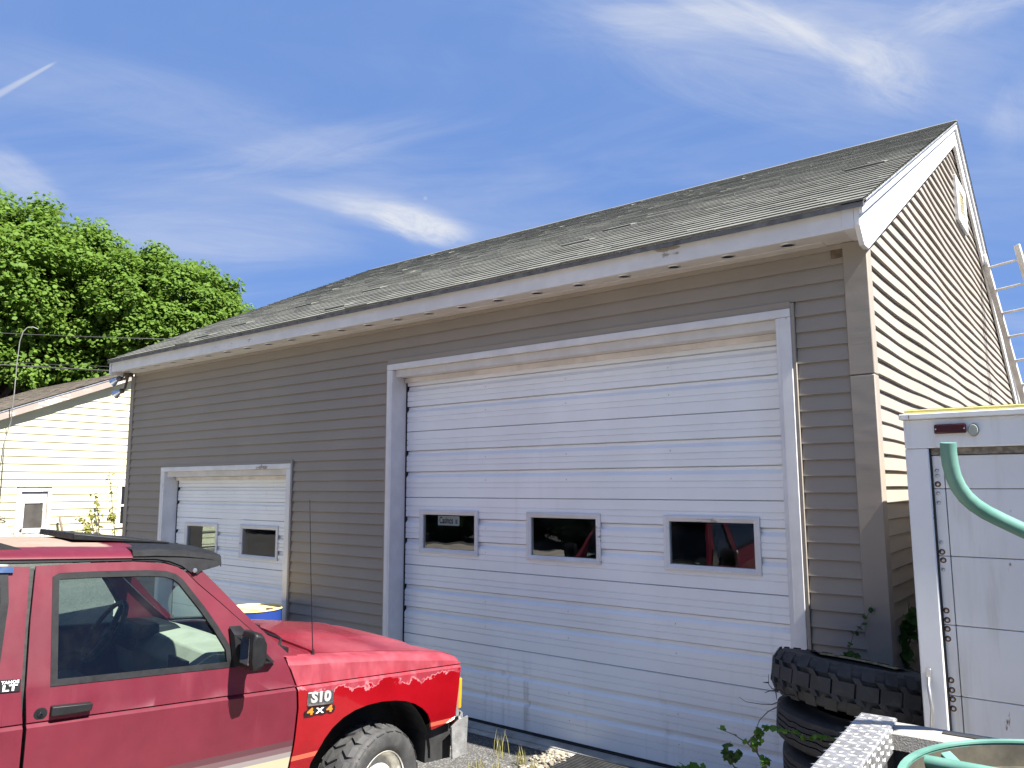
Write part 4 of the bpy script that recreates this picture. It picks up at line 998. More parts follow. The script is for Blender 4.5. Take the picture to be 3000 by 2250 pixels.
# the old door: rails, stiles, glass, cross panels
dy0, dy1, dz1 = HD[0] + .112, HD[1] - .112, HD[2] - .1
grey = plain('grey_screen_panel', (.30, .31, .33), .7, .15)
m = MB(); m.box(H(HX - .02, dy0, dz1 - .17), H(HX + .005, dy1, dz1)); m.build('door_transom', grey, house)
dr = MB()
for a, b, c, d in ((dy0, dy0 + .09, -.08, dz1 - .172), (dy1 - .09, dy1, -.08, dz1 - .172), (dy0 + .09, dy1 - .09, 1.50, dz1 - .172), (dy0 + .09, dy1 - .09, .70, .83), (dy0 + .09, dy1 - .09, -.08, .10)):
    dr.box(H(HX - .03, a, c), H(HX + .012, b, d))
hd = dr.build('door', old, house, bevel=.004)
m = MB(); m.box(H(HX - .02, dy0 + .09, .83), H(HX - .012, dy1 - .09, 1.50)); m.build('door_pane', M['pane'], hd)
for k in range(4):
    m = MB(); m.box(H(HX - .025, dy0 + .09, .102 + k * .149), H(HX - .004, dy1 - .09, .245 + k * .149)); m.build('door_panel', old, hd, bevel=.006)
m = MB(); m.lathe([(.0001, .05), (.028, .045), (.03, .03), (.012, .022), (.012, 0)], 12, Matrix.Translation(H(HX + .012, dy0 + .045, .82)) @ Matrix.Rotation(R(90), 4, 'Y')); m.build('door_knob', M['steel'], hd, 40)
# side window casing next to the garage corner
for a, b, c, d in ((5.98, 6.10, .75, 2.05), (6.9, 7.02, .75, 2.05), (6.10, 6.9, 1.94, 2.05), (6.10, 6.9, .75, .86), (6.10, 6.9, 1.36, 1.42)):
    m = MB(); m.box(H(HX + .002, a, c), H(HX + .06, b, d)); m.build('window_casing', old, house, bevel=.004)
m = MB(); m.box(H(HX + .03, 6.101, .861), H(HX + .036, 6.899, 1.939)); m.build('window_pane', M['black'], house)
# roof
for sgn in (-1, 1):
    ye = HR[0] + sgn * 5.9
    m = MB(); m.prism([H(HX + .22, ye, hroof(ye)), H(HX + .22, HR[0], HR[1]), H(HX + .22, HR[0], HR[1] - .07), H(HX + .22, ye, hroof(ye) - .07)], (-8.4, 0, 0), 0); m.build('roof', M['brown_shingle'], house)
    m = MB(); m.prism([H(HX + .19, ye, hroof(ye) - .072), H(HX + .19, HR[0], HR[1] - .072), H(HX + .19, HR[0], HR[1] - .25), H(HX + .19, ye, hroof(ye) - .25)], (.03, 0, 0), 0); m.build('rake_board', painted_wood('flaking_rake_%d' % sgn, (.5, .48, .46), .52, (.22, .17, .14), 1), house)
    m = MB(); m.prism([H(HX + .2205, ye, hroof(ye) - .022), H(HX + .2205, HR[0], HR[1] - .022), H(HX + .2205, HR[0], HR[1] - .05), H(HX + .2205, ye, hroof(ye) - .05)], (.012, 0, 0), 0); m.build('drip_edge', M['alu'], house)
    m = MB(); m.prism([H(HX + .028, ye + .3 * (sgn < 0) * -1, hroof(ye) - .26), H(HX + .028, HR[0], HR[1] - .22), H(HX + .028, HR[0], HR[1] - .20), H(HX + .028, ye, hroof(ye) - .20)], (.16, 0, 0), 0); m.build('rake_soffit', old, house)
courses(HR[0] - 5.92, hroof(HR[0] - 5.92) + .001, HR[0], HR[1] + .001, 40, -8.1, .235, .33, M['brown_shingle'], house, 9)
for o in [q for q in bpy.data.objects if q.parent == house and q.name.startswith('shingle_course')]: o.location = (0, -2, .04)

# ------------------------------------------------------------ trees
def leaf_mat(name, a, b, tr=.35):
    t = NT(name); t.n.remove(t.p)
    g_ = t.n.new('ShaderNodeNewGeometry'); rp = g_.outputs['Random Per Island']
    big_ = t.noise(.45, 3)
    col = t.mix(rp, a, b); col = t.mix(t.math('MULTIPLY', t.step(big_, .4, .65), .4), col, mul(b, 1.2))
    d = t.n.new('ShaderNodeBsdfPrincipled'); d.inputs['Roughness'].default_value = .6; t.l.new(col, d.inputs['Base Color']); d.inputs['Specular IOR Level'].default_value = .12
    tl_ = t.n.new('ShaderNodeBsdfTranslucent'); t.l.new(t.mix(.5, col, mul((b[0] * 1.5, b[1] * 1.4, b[2]), 1.3)), tl_.inputs[0])
    mx = t.n.new('ShaderNodeMixShader'); mx.inputs[0].default_value = tr
    t.l.new(d.outputs[0], mx.inputs[1]); t.l.new(tl_.outputs[0], mx.inputs[2]); t.l.new(mx.outputs[0], t.out.inputs[0]); return t.m
M['maple'] = leaf_mat('maple_leaf', (.066, .128, .019), (.118, .198, .033))
M['bark'] = plain('grey_brown_bark', (.09, .075, .06), .95, .35, 8, 0, .8, 14)
def leaves_mesh(name, P, N, size, mat, rs):
    """one bent five-sided leaf at each point"""
    n = len(P); a = rs.normal(size=(n, 3)); a -= (a * N).sum(1)[:, None] * N; a /= np.linalg.norm(a, axis=1)[:, None] + 1e-9
    b = np.cross(N, a); s = (size * rs.uniform(.65, 1.3, n))[:, None]
    pts = [P - a * s * .5, P + b * s * .42 - a * s * .05 - N * s * .12, P + b * s * .25 + a * s * .38 - N * s * .06, P + a * s * .55 - N * s * .1, P - b * s * .25 + a * s * .38 - N * s * .06, P - b * s * .42 - a * s * .05 - N * s * .12]
    V = np.stack(pts, 1).reshape(-1, 3)
    me = bpy.data.meshes.new(name); me.vertices.add(n * 6); me.vertices.foreach_set('co', V.ravel().astype(np.float32))
    me.loops.add(n * 8); me.polygons.add(n * 2)
    k = np.arange(n)[:, None] * 6
    idx = np.concatenate([k + np.array([[0, 1, 2, 3]]), k + np.array([[0, 3, 4, 5]])], 1).ravel()
    me.loops.foreach_set('vertex_index', idx.astype(np.int32))
    me.polygons.foreach_set('loop_start', (np.arange(n * 2) * 4).astype(np.int32)); me.polygons.foreach_set('loop_total', np.full(n * 2, 4, np.int32))
    me.update(calc_edges=True); me.validate(); me.materials.append(mat); return me
def maple(label, base, height, rad, seed, n_blob, per, leaf, group):
    rs = np.random.RandomState(seed); rr = random.Random(seed)
    root = empty('maple_tree', base, 0, label, 'tree', group)
    tr = MB(); h0 = height * .28
    tr.tube([(0, 0, -.2), (.05, 0, h0 * .5), (0, .1, h0), (.1, 0, height * .6), (0, 0, height * .85)], [.42, .34, .30, .18, .05], 10)
    cz = height * .60; rz = height * .42
    P = []; Nn = []
    for k in range(n_blob):
        d = rs.normal(size=3); d /= np.linalg.norm(d)
        if d[2] < -.55: d[2] *= -.6
        rad_k = rs.uniform(.5, 1.0) ** .4
        lump = 1 + .05 * math.sin(3.1 * math.atan2(d[1], d[0]) + seed) + .04 * math.sin(5 * d[2] + seed)
        c = np.array([d[0] * rad, d[1] * rad, d[2] * rz]) * rad_k * lump * .93 + np.array([0, 0, cz])
        if d[2] < 0: c[:2] *= 1 + .12 * d[2]
        br = rs.uniform(.45, 1.0) * rad / 5.0
        q = rs.normal(size=(per, 3)); q /= np.linalg.norm(q, axis=1)[:, None]; q *= (rs.uniform(.15, 1, per) ** .5)[:, None]
        q[:, 2] *= .72; q *= br
        P.append(c + q); nn = q / (br) * .7 + rs.normal(size=(per, 3)) * .45 + np.array([0, 0, .75]) + d * .25
        Nn.append(nn / np.linalg.norm(nn, axis=1)[:, None])
        if k % 3 == 0:
            s = Vector((0, 0, h0 + (cz - h0) * rr.uniform(.0, .9))); e_ = Vector(c); mid = s.lerp(e_, .5) + Vector((0, 0, .12 * (e_ - s).length))
            tr.tube([s, mid, e_], [.13 * rad / 5, .07 * rad / 5, .02], 5, False)
    tr.build('trunk', M['bark'], root, 60, fix=False)
    me = leaves_mesh('crown', np.concatenate(P), np.concatenate(Nn), leaf, M['maple'], rs)
    o = bpy.data.objects.new('crown', me); link(o, root)
    return root
tgrp = None
t1 = maple('large round maple tree rising behind the yellow house', (-32.3, 6.9, -.04), 14.3, 6.5, 11, 620, 300, .17, None)
t2 = maple('smaller maple tree growing between the large maple and the garage roof', (-28.4, 12.3, -.04), 12.6, 4.7, 23, 420, 230, .165, None)
# trees across the lot behind the camera, seen only in the glass
for k, (x, y, s_) in enumerate(((-12, -32, 1.0), (-22, -31, 1.1), (-32, -28, 1.0), (-41, -21, 1.1), (-47, -11, 1.05), (0, -34, 1.1))):
    c = copy_tree(t1); c.location = (x, y, .3); c.rotation_euler = (0, 0, k * 1.3); c.scale = (s_, s_, s_ * .8)
    tag(c, 'maple tree across the lot mirrored in the door windows', 'tree', 'maples mirrored in the door glass')
rs = np.random.RandomState(77); q = rs.normal(size=(5200, 3)); q /= np.linalg.norm(q, axis=1)[:, None]; q *= (rs.uniform(.3, 1, 5200) ** .4)[:, None]; q *= np.array([1.5, 1.1, 1.5]); q[:, 2] += 1.35  # unseen hedge added behind the camera to darken the door window reflections
added_hedge_me = leaves_mesh('foliage', q[q[:, 2] > 0], (q / np.linalg.norm(q, axis=1)[:, None])[q[:, 2] > 0], .16, leaf_mat('added_hedge_leaf', (.018, .035, .012), (.035, .065, .018), .15), rs)
for k in range(9):
    hb = empty('added_hedge_bush', (-20 + k * 2.3, -12.7 + .4 * math.sin(k * 2.1), gz(-12.7)), k * 1.7, 'added dark hedge bush behind the camera that darkens the door window reflections', 'bush', 'added hedge darkening the door glass reflections')
    o = bpy.data.objects.new('foliage', added_hedge_me); link(o, hb)
    m = MB(); m.tube([(0, 0, -.1), (.03, 0, 1.0)], [.06, .03], 6); m.build('stem', M['bark'], hb)
# ------------------------------------------------------------ poles, wires
wire_m = plain('black_cable', (.05, .05, .05), .6, .1)
pole_m = plain('pole_wood', (.16, .13, .10), .95, .3, 4, 0, .6, 12)
for x, y, lb in ((-24.5, 18.5, 'wooden utility pole hidden behind the garage roof'), (-26.0, -3.0, 'wooden utility pole beyond the yellow house and its wires')):
    r_ = empty('utility_pole', (x, y, -.04), 0, lb, 'pole')
    m = MB(); m.tube([(0, 0, -.3), (0, 0, 9.2)], [.15, .10], 10); m.build('shaft', pole_m, r_, 60)
    m = MB(); m.box((-.06, -.8, 8.1), (.06, .8, 8.22)); m.build('crossarm', pole_m, r_)
def cable(name, pts, r_, label, cat='cable', mat=None):
    m = MB(); m.tube(pts, r_, 6); return tag(m.build(name, mat or wire_m, None, 60), label, cat)
def sag(a, b, s, n=14):
    a, b = Vector(a), Vector(b); return [a.lerp(b, k / n) - Vector((0, 0, s * 4 * (k / n) * (1 - k / n))) for k in range(n + 1)]
a = at(-300, 962, depth=27); b = at(560, 982, depth=27); c = at(900, 1000, depth=27)
cable('overhead_wire', sag(at(-400, 953, depth=27), c, .12), .016, 'upper overhead wire strung in front of the maples')
cable('overhead_wire', sag(at(-400, 1040, depth=26), at(900, 1108, depth=26), .1), .022, 'middle dark overhead cable passing behind the garage eave')
cable('overhead_wire', sag(at(-400, 1028, depth=28), at(900, 1075, depth=28), .25), .008, 'thinnest overhead wire just above the dark cable')
cable('service_drop', [at(5, 1352, x=HX + .1), at(14, 1290, x=HX + .1), at(32, 1235, x=HX + .3), at(42, 1150, x=HX + .5), at(50, 1060, x=HX + .6), at(58, 1000, x=HX + .65), at(68, 972, x=HX + .7), at(80, 960, x=HX + .75), at(96, 958, x=HX + .8), at(112, 964, x=HX + .85)], .013, 'curved grey service conduit on the yellow house wall', 'conduit', plain('grey_conduit', (.22, .22, .21), .5))
cable('hanging_wire', [at(14, 1290, x=HX + .1), at(6, 1400, x=HX + .08), at(0, 1470, x=HX + .08), at(-3, 1560, x=HX + .08)], .010, 'thin wire hanging down the yellow house wall')
# ------------------------------------------------------------ floodlight on the garage corner
fl = empty('floodlight', (XL + .03, -.10, 3.40), 0, 'twin floodlight with silver bulbs under the garage eave corner', 'floodlight')
br_ = plain('brown_lamp_housing', (.07, .055, .045), .5, .2)
m = MB(); m.lathe([(.0001, .045), (.06, .045), (.065, 0), (.0001, 0)], 14, Matrix.Translation((0, .0, -.01))); m.build('mount', br_, fl, 40)
for dx, dy, dz in ((-.16, -.05, -.03), (-.07, -.05, -.20)):
    m = MB(); m.tube([(0, 0, 0), (dx * .3, dy * .4, dz * .7 - .02), (dx * .75, dy * .7, dz)], .016, 8); m.tube([(dx * .6, dy * .6, dz), (dx, dy, dz - .005)], [.03, .036], 10); a_ = m.build('socket_arm', br_, fl, 40)
    d_ = Vector((-.8, -.35, -.45)).normalized(); mw = Matrix.Translation((dx, dy, dz - .005)) @ d_.to_track_quat('Z', 'Y').to_matrix().to_4x4()
    m = MB(); m.lathe([(.022, 0), (.03, .03), (.056, .085), (.058, .10), (.04, .112), (.0001, .115)], 16, mw); m.build('bulb', plain('silvered_bulb_glass', (.6, .65, .72), .12, .1, 4, .7, 0), fl, 40)

# ------------------------------------------------------------ white box trailer
TX0, TY, TTOP = 4.487, -1.0, 2.235
trl = empty('box_trailer', (TX0 + 1.0, TY + 1.5, -.04), 0, 'white box trailer with riveted roll-up door and rusty bolts', 'trailer')
def T_(x, y, z): return (x - TX0 - 1.0, y - TY - 1.5, z + .04)
def tr_paint(name, c):
    t = NT(name)
    col = t.mix(t.step(t.noise(2.5, 5), .3, .75), mul(c, .90), c)
    col = t.mix(t.math('MULTIPLY', t.step(t.noise(1.0, 5, .65, t.map((10, 10, 1))), .5, .8), .5), col, (.40, .36, .28))
    rust = t.step(t.math('ADD', t.noise(6, 6, .7, t.map((2, 2, .5))), t.math('MULTIPLY', t.noise(40, 3), .15)), .745, .80)
    col = t.mix(rust, col, (.14, .05, .02)); t.color(col); t.rough(t.rng(rust, 0, 1, .38, .9)); t.bump(t.noise(30, 3), .06, .002); return t.m
M['tr'] = tr_paint('chalky_white_trailer_paint', (.80, .81, .81)); M['trp'] = tr_paint('chalky_door_panel_paint', (.78, .78, .775))
TX1 = TX0 + 2.1
m = MB(); m.box(T_(TX0, TY, .42), T_(TX0 + .098, TY + .06, TTOP - .135)); m.build('door_post', M['tr'], trl, bevel=.006)
m = MB(); m.box(T_(TX1 - .098, TY, .42), T_(TX1, TY + .06, TTOP - .135)); m.build('door_post', M['tr'], trl, bevel=.006)
m = MB(); m.box(T_(TX0, TY - .001, TTOP - .134), T_(TX1, TY + .06, TTOP)); m.build('header', M['tr'], trl, bevel=.005)
for x in (TX0 + .0985, TX1 - .128):
    m = MB(); m.box(T_(x, TY + .012, .45), T_(x + .006, TY + .055, TTOP - .136)); m.build('door_edge_seal', M['dark'], trl)
m = MB(); m.box(T_(TX0, TY + .061, .42), T_(TX0 + .02, TY + 4.0, TTOP - .01)); m.box(T_(TX1 - .02, TY + .061, .42), T_(TX1, TY + 4.0, TTOP - .01)); m.build('side_wall', M['tr'], trl)
m = MB(); m.box(T_(TX0, TY + 4.0, .42), T_(TX1, TY + 4.02, TTOP - .01)); m.build('front_wall', M['tr'], trl)
m = MB(); m.box(T_(TX0, TY, .36), T_(TX1, TY + 4.0, .419)); m.build('floor', M['dark'], trl)
m = MB(); m.box(T_(TX0 - .014, TY - .022, TTOP + .0005), T_(TX1 + .014, TY + 4.03, TTOP + .026)); m.build('roof', M['tr'], trl, bevel=.004)
m = MB(); m.box(T_(TX0 + .01, TY - .012, TTOP + .0265), T_(TX1 - .01, TY + .03, TTOP + .045)); m.build('roof_strip', plain('yellow_roof_strip', (.72, .62, .22), .5, .1), trl, bevel=.004)
m = MB(); m.box(T_(TX0 + .015, TY + .031, TTOP + .0265), T_(TX1 - .02, TY + 3.9, TTOP + .050)); m.build('roof_membrane', M['dark'], trl)
m = MB(); m.box(T_(TX0 + .105, TY + .02, TTOP - .165), T_(TX1 - .105, TY + .05, TTOP - .136)); m.build('top_seal', plain('grimy_brush_seal', (.22, .19, .15), .9, .4, 40), trl)
seams = [2.068, 1.915, 1.613, 1.31, 1.005, .70, .45]; pan_x = TX0 + .152
for k in range(6):
    z1, z0 = seams[k] - .0015, seams[k + 1] + .0015
    m = MB(); m.box(T_(TX0 + .105, TY + .026, z0), T_(pan_x - .002, TY + .05, z1)); m.build('hinge_plate', M['trp'], trl, bevel=.002)
    m = MB(); m.box(T_(pan_x + .001, TY + .028, z0), T_(TX1 - .13, TY + .05, z1)); m.build('door_panel', M['trp'], trl, bevel=.003)
m = MB(); m.box(T_(TX0 + .104, TY + .0485, .45), T_(TX1 - .12, TY + .056, seams[0] - .002)); m.build('door_backing', M['dark'], trl)
bolt = MB(); bolt.lathe([(.0001, .007), (.004, .0065), (.0075, .003), (.008, 0)], 12, Matrix.Rotation(R(90), 4, 'X')); bolt_me = bolt.mesh('bolt'); bolt_me.materials.append(M['steel']); bolt_me.shade_smooth()
stain = MB()
rs_ = plain('rust_stain', (.16, .075, .03), .95, .5, 60); wsh = MB(); wsh.lathe([(.0001, .0012), (.0125, .001), (.0135, 0)], 14, Matrix.Rotation(R(90), 4, 'X')); wsh_me = wsh.mesh('rusty_washer'); wsh_me.materials.append(rs_)
for (x, z, ru) in ((4.603, 1.998, 0), (4.604, 1.975, 0), (4.603, 1.936, 1), (4.602, 1.895, 0), (4.602, 1.852, 0), (4.599, 1.673, 0), (4.600, 1.631, 1), (4.602, 1.594, 1), (4.600, 1.552, 0), (4.599, 1.372, 1), (4.600, 1.331, 1), (4.598, 1.292, 1), (4.597, 1.249, 1), (4.597, 1.071, 1), (4.598, 1.029, 1), (4.598, .990, 1), (4.598, .950, 1)):
    x += .006
    o = bpy.data.objects.new('bolt', bolt_me); link(o, trl); o.location = T_(x, TY + .0258, z)
    if ru: o = bpy.data.objects.new('rusty_washer', wsh_me); link(o, trl); o.location = T_(x, TY + .0258, z)
t_ = NT('red_lamp_lens'); t_.set(Base_Color=(.045, .004, .007, 1), Roughness=.25); t_.bump(t_.noise(120, 2), .2, .002)
m = MB(); m.box(T_(4.617, TY - .022, 2.164), T_(4.745, TY - .0012, 2.207)); ml = m.build('marker_lamp', t_.m, trl, bevel=.006)
for x in (4.624, 4.738):
    m = MB(); m.lathe([(.0001, .002), (.003, .0015), (.0035, 0)], 8, Matrix.Translation(T_(x, TY - .022, 2.185)) @ Matrix.Rotation(R(90), 4, 'X')); m.build('screw', M['steel'], ml)
m = MB(); m.lathe([(.0001, .022), (.017, .022), (.0185, .019), (.0185, .008), (.022, .006), (.022, 0)], 20, Matrix.Translation(T_(4.772, TY - .001, 2.176)) @ Matrix.Rotation(R(90), 4, 'X') @ Matrix.Diagonal((1, 1.35, 1, 1))); m.build('lamp_cap', plain('grey_green_cap', (.30, .32, .28), .5, .1), trl, 40)
m = MB(); m.tube([T_(4.520, TY - .006, 1.075), T_(4.521, TY - .028, 1.045), T_(4.527, TY - .04, 1.0), T_(4.533, TY - .045, .95), T_(4.527, TY - .04, .90), T_(4.520, TY - .03, .85), T_(4.520, TY - .004, .82)], .0075, 8); gh = m.build('grab_handle', M['alu'], trl, 50)
m = MB(); m.box(T_(4.510, TY - .006, 1.055), T_(4.531, TY - .0005, 1.115)); m.build('handle_plate', M['alu'], gh, bevel=.002)
for x in (TX0 + .25, TX1 - .25):
    for y in (2.2,):
        m = MB(); m.lathe([(.0001, .1), (.18, .1), (.30, .09), (.33, .05), (.33, -.05), (.30, -.09), (.18, -.1), (.0001, -.1)], 24, Matrix.Translation(T_(x, y, .29)) @ Matrix.Rotation(R(90), 4, 'Y')); m.build('wheel', M['dark'], trl, 40)
# ------------------------------------------------------------ ladder behind the trailer
ld = empty('ladder', (4.9, 5.95, -.04), 0, 'grey extension ladder leaning beside the lit gable wall', 'ladder')
gl_ = plain('weathered_ladder_aluminium', (.50, .49, .47), .5, .12, 9, .3)
top1, bot1 = Vector((4.20, 6.0, 4.78)), Vector((4.94, 6.0, -.04)); off = Vector((.37, -.21, 0)); og = Vector(ld.location)
for o_ in (Vector(), off):
    m = MB(); m.bar(bot1 + o_ - og, top1 + o_ - og, .03, .07, (1, -.55, .2)); m.build('rail', gl_, ld, bevel=.004)
for k in range(16):
    p_ = bot1.lerp(top1, (k + .6) / 16.2) - og; m = MB(); m.tube([p_, p_ + off], .015, 8); m.build('rung', gl_, ld, 50)
# far bare tree seen under the ladder
bt = empty('bare_tree', (9.5, 44, -.04), 0, 'distant bare grey tree beyond the ladder foot', 'tree')
rr = random.Random(3); m = MB(); m.tube([(0, 0, 0), (.1, 0, 3), (0, .1, 6)], [.25, .15, .05], 7); m.build('trunk', M['bark'], bt, 60)
m = MB()
for k in range(60):
    z = rr.uniform(1.5, 5.5); a_ = rr.uniform(0, 6.28); l_ = rr.uniform(.8, 2.6) * (1 - z / 9); p_ = Vector((0, 0, z)); q_ = p_ + Vector((math.cos(a_) * l_, math.sin(a_) * l_, l_ * .8)); m.tube([p_, p_.lerp(q_, .5) + Vector((0, 0, .1)), q_], [.05, .03, .012], 4, False)
m.build('branches', M['bark'], bt, 60, fix=False)

# ------------------------------------------------------------ stack of old truck tyres beside the door
M['tyre_old'] = rubber('old_tyre_rubber', (.032, .032, .033), .14)
def upright(mb): mb.v = [tuple(Matrix.Rotation(R(90), 3, 'X') @ Vector(q)) for q in mb.v]; return mb
LUGT = [(-1.0, -.50, .60, 0, .0), (-.55, -.30, .34, .12, .2), (-.30, .30, .99, .5, .0), (.30, .55, .34, .62, .2), (.50, 1.0, .60, .5, .0)]
tgroup = 'stacked truck tyres'
def rib_tyre(Rr, W, rim_r):
    c = MB(); h = W / 2; r = Rr; P = [(rim_r, -h * .75), (rim_r + .015, -h * .9), (rim_r + (r - rim_r) * .45, -h), (rim_r + (r - rim_r) * .8, -h * .95), (r - .012, -h * .82), (r, -h * .72)]
    for y in (-.42, -.14, .14, .42): P += [(r + .003, (y - .035) * h), (r - .011, (y - .028) * h), (r - .011, (y + .028) * h), (r + .003, (y + .035) * h)]
    P += [(r, h * .72), (r - .012, h * .82), (rim_r + (r - rim_r) * .8, h * .95), (rim_r + (r - rim_r) * .45, h), (rim_r + .015, h * .9), (rim_r, h * .75)]
    c.lathe(P, 56)
    V = []
    for q in c.v:
        rad = math.hypot(q[0], q[1]); a_ = math.atan2(q[1], q[0])
        dz = .006 * (2 * abs((a_ * 22 / math.pi) % 2 - 1) - 1) if rad > r - .013 and abs(q[2]) < h * .6 else 0
        V.append((q[0], q[1], q[2] + dz))
    c.v = V; return c
TC = Vector((4.075, -.515))
for k, (z, dx, dy, lb) in enumerate(((.085, .0, .02, 'lowest ribbed truck tyre at the foot of the tyre stack'), (.285, .01, .0, 'ribbed truck tyre second from the ground in the tyre stack'), (.487, .022, .01, 'ribbed truck tyre in the middle of the tyre stack'), (.687, .0, .0, 'ribbed truck tyre directly under the tilted lug tyre'))):
    c = rib_tyre(.40, .20, .21); o = c.build('truck_tyre', M['tyre_old'], None, 30); o.location = (TC.x + dx, TC.y + dy, z - .02); o.rotation_euler = (R(1.5 * (k % 2)), R(-1.2 * k), k)
    tag(o, lb, 'tyre', tgroup)
ct, lt = tyre_mesh(.415, .225, 24, LUGT, .019, 0, .21)
tp = upright(ct).build('truck_tyre', M['tyre_old'], None, 32); l_ = upright(lt).build('tread_blocks', M['tyre_old'], tp, fix=False); l_['kind'] = 'stuff'
tp.location = (TC.x + .005, TC.y - .03, .893); tp.rotation_euler = (R(-8), R(7.0), R(14))
tag(tp, 'lug-tread truck tyre lying tilted on top of the stack', 'tyre', tgroup)
m = MB(); m.lathe([(.205, .108), (.225, .118), (.285, .112), (.30, .108)], 40, None, R(20), R(150)); m.build('dusty_sidewall_ring', plain('dry_moss_dirt', (.20, .17, .09), .95, .5, 50, 0, .8, 60), tp, 40)

# ------------------------------------------------------------ pickup bed close to the camera
pk = empty('pickup_truck', (4.72, -2.81, gz(-3.4)), R(2.0), 'pickup truck with grey bed rails and diamond plate capped tailgate', 'pickup')
RZ = 1.35 - gz(-3.4); BL, BWD = 1.98, 1.62
liner = NT('scuffed_bed_liner'); n_ = liner.noise(1.0, 5, .7, liner.map((22, 22, 1.4)))
liner.color(liner.mix(liner.math('MULTIPLY', liner.step(n_, .58, .72), .5), (.030, .031, .034), (.16, .155, .15))); liner.rough(.72); liner.bump(liner.noise(140, 3), .35, .003); liner = liner.m
pbody = plain('dark_grey_truck_paint', (.06, .065, .07), .3, .08, 3, 0, .02)
for s_ in (0, 1):
    sg = -1 if not s_ else 1; y0 = 0 if not s_ else -BWD
    def Y(q): return y0 + sg * q
    m = MB(); pr_ = [(Y(-.004), RZ - .035), (Y(0), RZ - .012), (Y(.012), RZ), (Y(.070), RZ), (Y(.082), RZ - .010), (Y(.086), RZ - .045), (Y(.078), RZ - .047), (Y(.072), RZ - .02), (Y(.01), RZ - .02), (Y(.006), RZ - .035)]
    m.prism([(.05, a_, b_) for a_, b_ in pr_], (BL - .05, 0, 0), 0); rl = m.build('bed_rail_cap', M['grey_plastic'], pk, 40)
    for x in (.155, 1.2):
        m = MB(); m.box((x, min(Y(.030), Y(.052)), RZ + .0006), (x + .10, max(Y(.030), Y(.052)), RZ + .0022)); m.build('stake_pocket', M['dark'], rl)
    m = MB(); m.box((.05, min(Y(.004), Y(.07)), RZ - .52), (BL, max(Y(.004), Y(.07)), RZ - .022)); m.build('bed_side', liner, pk, bevel=.01)
    m = MB(); m.box((.05, min(Y(.0705), Y(.076)), RZ - .115), (BL, max(Y(.0705), Y(.076)), RZ - .048)); fl_ = m.build('rail_flange', liner, pk)
    for k in range(9):
        m = MB(); m.lathe([(.0001, .003), (.006, .0025), (.008, 0)], 10, Matrix.Translation((.10 + k * .055 + (k % 3) * .02, Y(.0765), RZ - .075 - .012 * (k % 2))) @ Matrix.Rotation(R(90 * (1 if not s_ else -1)), 4, 'X')); m.build('rivet', M['alu'], fl_, 40)
    m = MB(); m.box((.14, min(Y(.0765), Y(.086)), RZ - .108), (.175, max(Y(.0765), Y(.086)), RZ - .096)); m.build('tie_down', M['alu'], fl_, bevel=.002)
    m = MB(); m.prism([(-.04, Y(0.02), RZ - .04), (BL + .02, Y(.02), RZ - .04), (BL + .02, Y(.0), RZ - .75), (1.45, Y(.0), RZ - .75), (1.38, Y(0), RZ - .52), (1.2, Y(0), RZ - .38), (.98, Y(0), RZ - .34), (.76, Y(0), RZ - .38), (.58, Y(0), RZ - .52), (.5, Y(0), RZ - .75), (-.02, Y(0), RZ - .7)], (0, sg * -.05, 0), 1) ; m.build('bed_outer_panel', pbody, pk)
m = MB(); m.box((.05, -BWD + .08, RZ - .53), (BL, -.08, RZ - .5)); m.build('bed_floor', liner, pk)
m = MB(); m.box((BL - .05, -BWD + .09, RZ - .5), (BL, -.09, RZ - .0)); m.build('bed_front_wall', liner, pk, bevel=.01)
# tailgate and its diamond plate cap
m = MB(); m.box((-.024, -BWD + .09, RZ - .52), (.040, -.09, RZ - .012)); tg = m.build('tailgate', liner, pk, bevel=.008)
plate = plain('bright_diamond_plate', (.50, .50, .50), .40, .06, 20, .85, .12, 60)
c0, c1, dz_ = -.034, .052, .052; yA, yB = -.012, -BWD + .012
m = MB(); m.prism([(c0, yA, RZ - dz_), (c0, yA, RZ + .006), (c0 + .004, yA, RZ + .010), (c1 - .004, yA, RZ + .010), (c1, yA, RZ + .006), (c1, yA, RZ - dz_), (c1 - .003, yA, RZ - dz_), (c1 - .003, yA, RZ + .004), (c0 + .003, yA, RZ + .004), (c0 + .003, yA, RZ - dz_)], (0, yB - yA, 0), 1)
cap = m.build('tailgate_cap', plate, tg)
lz = MB()
def loz(c, d, n, l_, w_, h_):
    c, d, n = Vector(c), Vector(d).normalized(), Vector(n); s_ = n.cross(d)
    lz.add([c - d * l_, c + s_ * w_, c + d * l_, c - s_ * w_, c + n * h_ - d * l_ * .5, c + n * h_ + d * l_ * .5], [(0, 3, 4), (0, 4, 1), (1, 4, 5, 2)[::1], (3, 2, 5, 4), (2, 1, 5)])
y = yA - .012; k = 0
while y > yB + .01:
    for j in range(4):
        x = c0 + .012 + j * .0205; loz((x, y + (0 if j % 2 else -.010), RZ + .0098), (1, .18, 0) if (j + k) % 2 else (.5, 1, 0), (0, 0, 1), .016 if (j + k) % 2 else .009, .0024, .0022 if (j + k) % 2 else .0012)
    for j in range(3):
        z = RZ - .002 - j * .019; loz((c1 - .0002, y + (0 if j % 2 else -.010), z), (0, .35, 1) if (j + k) % 2 else (0, 1, .35), (1, 0, 0), .010, .0027, .0022)
    y -= .025; k += 1
o = lz.build('raised_lozenges', plate, cap, fix=False); o['kind'] = 'stuff'
